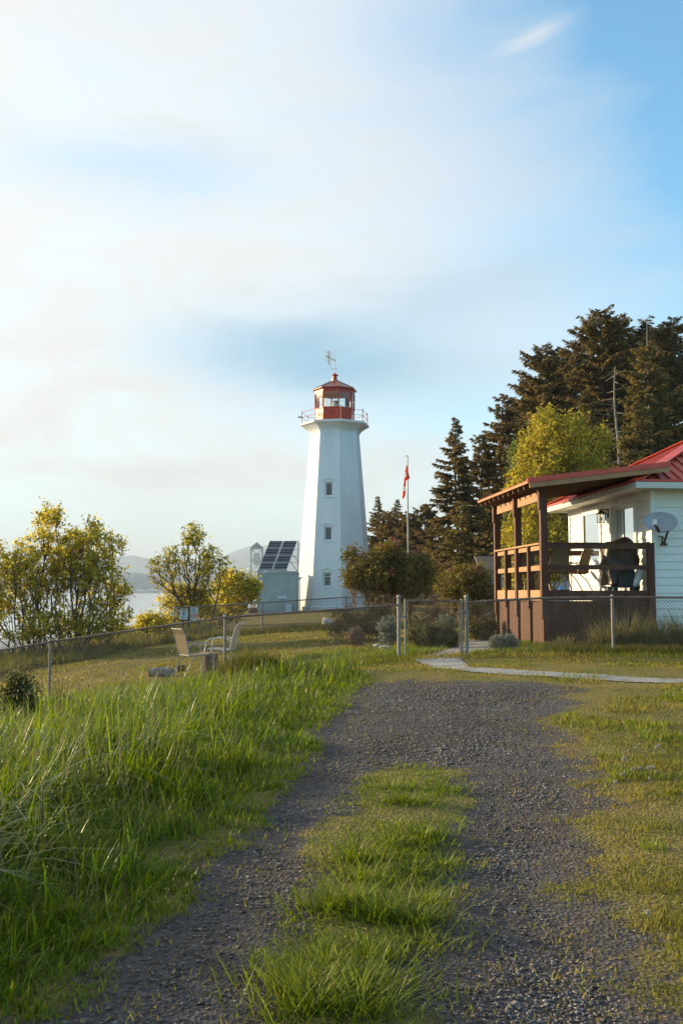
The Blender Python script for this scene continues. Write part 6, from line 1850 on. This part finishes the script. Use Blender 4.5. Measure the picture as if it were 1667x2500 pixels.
# tall grass by the back fence and in the beds
x, y = scatter(26000, -6.5, 6, 35.5, 39.5, rg, 0, .5)
ok = rg.uniform(size=len(x)) < .5 + .6 * vnoise(x, y, .7, 90); x, y = x[ok], y[ok]; n = len(x)
add_blades('bank_grass', 'unmown grass along the foot of the back fence', x, y, rg.uniform(.08, .28, n), .028 * rg.uniform(.7, 1.4, n), np.abs(rg.normal(.15, .25, n)), rg.uniform(0, .5, n), 'bank_blade', 3)
x, y = scatter(30000, -1.0, 4.4, 18.1, 21.5, rg, 0, .5)
ok = (sdist(x, y, bp_) < -.02) & (sdist(x, y, pp) < 0) & (rg.uniform(size=len(x)) < .35 + .9 * vnoise(x, y, 1.4, 91) + .6 * (y < 18.5)); x, y = x[ok], y[ok]; n = len(x)
add_blades('verge_grass', 'longer grass at the foot of the gate and fence', x, y, rg.uniform(.05, .17, n), .013 * rg.uniform(.7, 1.4, n), np.abs(rg.normal(.2, .25, n)), rg.uniform(0, .5, n), 'verge_blade', 3)
x, y = scatter(26000, 4.0, 8.5, 17.6, 19.7, rg, 0, .5)
ok = rg.uniform(size=len(x)) < .7; x, y = x[ok], y[ok]; n = len(x)
add_blades('bank_grass', 'rough grass along the fence below the porch', x, y, rg.uniform(.05, .22, n), .013 * rg.uniform(.7, 1.4, n), np.abs(rg.normal(.2, .3, n)), rg.uniform(0, .6, n), 'bank_blade', 3)
# big ornamental grass clumps at the right
def clump(label, u, D, hgt, cnt, spread, seed):
    r = np.random.default_rng(seed); x0 = X(u, D); g = tz(x0, D)
    t = thing('ornamental_grass', label, 'grass clump', (x0, D, g), group='grass clumps under the porch')
    a_ = r.uniform(0, 2 * math.pi, cnt); rr_ = np.abs(r.normal(0, spread, cnt))
    P = np.stack([np.cos(a_) * rr_, np.sin(a_) * rr_ * .6, np.zeros(cnt)], -1)
    V, Fq = blades(P, hgt * r.uniform(.4, 1.15, cnt), .016 * r.uniform(.6, 1.5, cnt), a_ + r.normal(0, .7, cnt), np.abs(r.normal(.3, .25, cnt)), np.abs(r.normal(.35, .35, cnt)), r, 5)
    np_obj('foliage', V, Fq, 'pampas_blade', t)
clump('pale dry grass clump left of the right fence post', 1470, 19.0, .62, 380, .16, 1)
clump('largest pale grass clump just right of the fence post', 1528, 19.1, .85, 560, .22, 2)
clump('grass clump under the satellite dish', 1600, 18.9, .70, 420, .2, 3)
clump('grass clump at the right edge', 1665, 19.0, .85, 520, .22, 4)
clump('short spiky tuft of dry grass below the middle of the porch', 1372, 19.2, .36, 160, .06, 5)

# ------------------------------------------------------------------ gravel stones
def stones(n, r, x0, x1, y0, y1, smin, smax, pw):
    x, y = scatter(n, x0, x1, y0, y1, r, pw, .46)
    g_ = gravel(x, y)
    pt = .55 + .55 * vnoise(x, y, 1.3, 55) + .35 * vnoise(x, y, 4.7, 56)
    ok = (g_ > -.55) & (x < 9) & (rg.uniform(size=len(x)) < np.clip(.35 + g_ * 1.1, 0.0, 1) * np.clip(pt, .22, 1))
    x, y = x[ok], y[ok]; n = len(x)
    s = (smin + (smax - smin) * r.uniform(0, 1, n) ** 4) * (1 + .06 * y)
    # squashed irregular octahedra with two rings
    base = np.array([(1, 0, 0), (.3, .95, .1), (-.8, .6, 0), (-.8, -.6, .1), (.3, -.95, 0), (.1, .1, .8), (-.1, 0, -.7)])
    q = base[None] * (1 + .25 * r.normal(size=(n, 7, 1)))
    a_ = r.uniform(0, 2 * math.pi, n); ca, sa = np.cos(a_), np.sin(a_)
    q = q * np.array([1.25, .85, .62])
    tl = r.normal(0, .35, n)
    qx = q[..., 0] * ca[:, None] - q[..., 1] * sa[:, None]; qy = q[..., 0] * sa[:, None] + q[..., 1] * ca[:, None]; qz = q[..., 2] + qx * tl[:, None]
    P = np.stack([qx, qy, qz], -1) * s[:, None, None] * .5
    z = terr(x, y) - .02 + s * .12
    P += np.stack([x, y, z], -1)[:, None]
    f = np.array([(0, 1, 5), (1, 2, 5), (2, 3, 5), (3, 4, 5), (4, 0, 5), (1, 0, 6), (2, 1, 6), (3, 2, 6), (4, 3, 6), (0, 4, 6)])
    Fq = (np.arange(n)[:, None, None] * 7 + f[None]).reshape(-1, 3)
    return P.reshape(-1, 3), Fq
V, Fq = stones(520000, rg, -3.6, 5.8, 2.0, 14.6, .0052, .021, 1.12)
tag(np_obj('gravel_stones', V, Fq, 'stone_grey'), 'loose grey crushed stone on the two wheel tracks', 'gravel', kind='stuff')

# dandelion clocks in the right lawn
spots = []
r_ = np.random.default_rng(3)
for i in range(16): spots.append((1515 + r_.uniform(0, 95), 1896 + r_.normal(0, 6)))
for i in range(7): spots.append((1530 + r_.uniform(0, 105), 1843 + r_.normal(0, 4)))
spots += [(1502, 1932), (1582, 2258), (1438, 1900), (1432, 1560)]
src = None
for (u, v) in spots:
    x_, y_ = ground_at(u, v)
    if src is None:
        src = thing('dandelion_clock', 'white dandelion seed head standing in the lawn right of the drive', 'flower', (x_, y_, tz(x_, y_)), group='dandelion clocks')
        MB().tube([(0, 0, 0), (.004, 0, .05), (0, .004, .085)], .0022, 5).build('stem', 'dandelion_stem', src)
        rr_ = np.random.default_rng(5); q = rr_.normal(size=(140, 3)); q /= np.linalg.norm(q, axis=1)[:, None]
        V, Fq = quads_at(q * .017 + np.array([0, 0, .09]), .007, rr_)
        np_obj('seed_head', V, Fq, 'dandelion', src)
        continue
    o = copy_tree(src); o.location = (x_, y_, tz(x_, y_)); s_ = r_.uniform(.4, .75); o.scale = (s_, s_, s_)

# tiny white houses on the far shore
hs = MB()
hsrc = None; r_ = np.random.default_rng(8)
for i in range(16):
    u = (330, 338, 346, 352, 363, 371, 378, 384, 391, 300, 408, 420, 437, 512, 566, 250)[i]
    D = 3180 + r_.uniform(0, 30); x_ = X(u, D)
    if hsrc is None:
        hsrc = thing('far_house', 'tiny pale house on the far shore across the water', 'house', (x_, D, SEA + 3), group='houses on the far shore')
        m = MB(); m.span((-6, 0, 0), (6, 9, 5)); m.build('wall', 'white_trim', hsrc)
        m = MB(); m.prism([(-.6, 5.01), (4.5, 8), (9.6, 5.01)], -6.6, 'x', 13.2); m.build('roof', 'shed_roof', hsrc)
        continue
    o = copy_tree(hsrc); o.location = (x_, D, SEA + 3 + r_.uniform(0, 8)); s_ = r_.uniform(.7, 1.3); o.scale = (s_, s_, s_)

# ------------------------------------------------------------------ haze
def haze():
    m = bpy.data.materials.new('haze'); m.use_nodes = True
    N = m.node_tree.nodes; L = m.node_tree.links; N.clear()
    o = N.new('ShaderNodeOutputMaterial'); v = N.new('ShaderNodeVolumePrincipled')
    v.inputs['Color'].default_value = (0.74, 0.86, 1.0, 1); v.inputs['Density'].default_value = 0.00018; v.inputs['Anisotropy'].default_value = 0.0
    L.new(v.outputs[0], o.inputs['Volume'])
    b = MB(); b.span((-9500, -3200, SEA - 6), (9500, 9000, 450)); ob = None
    me = bpy.data.meshes.new('haze'); me.from_pydata(b.v, [], b.f); me.materials.append(m)
    ob = bpy.data.objects.new('haze', me); C.objects.link(ob); tag(ob, 'thin pale blue sea haze over everything far away', 'haze', kind='stuff')
haze()
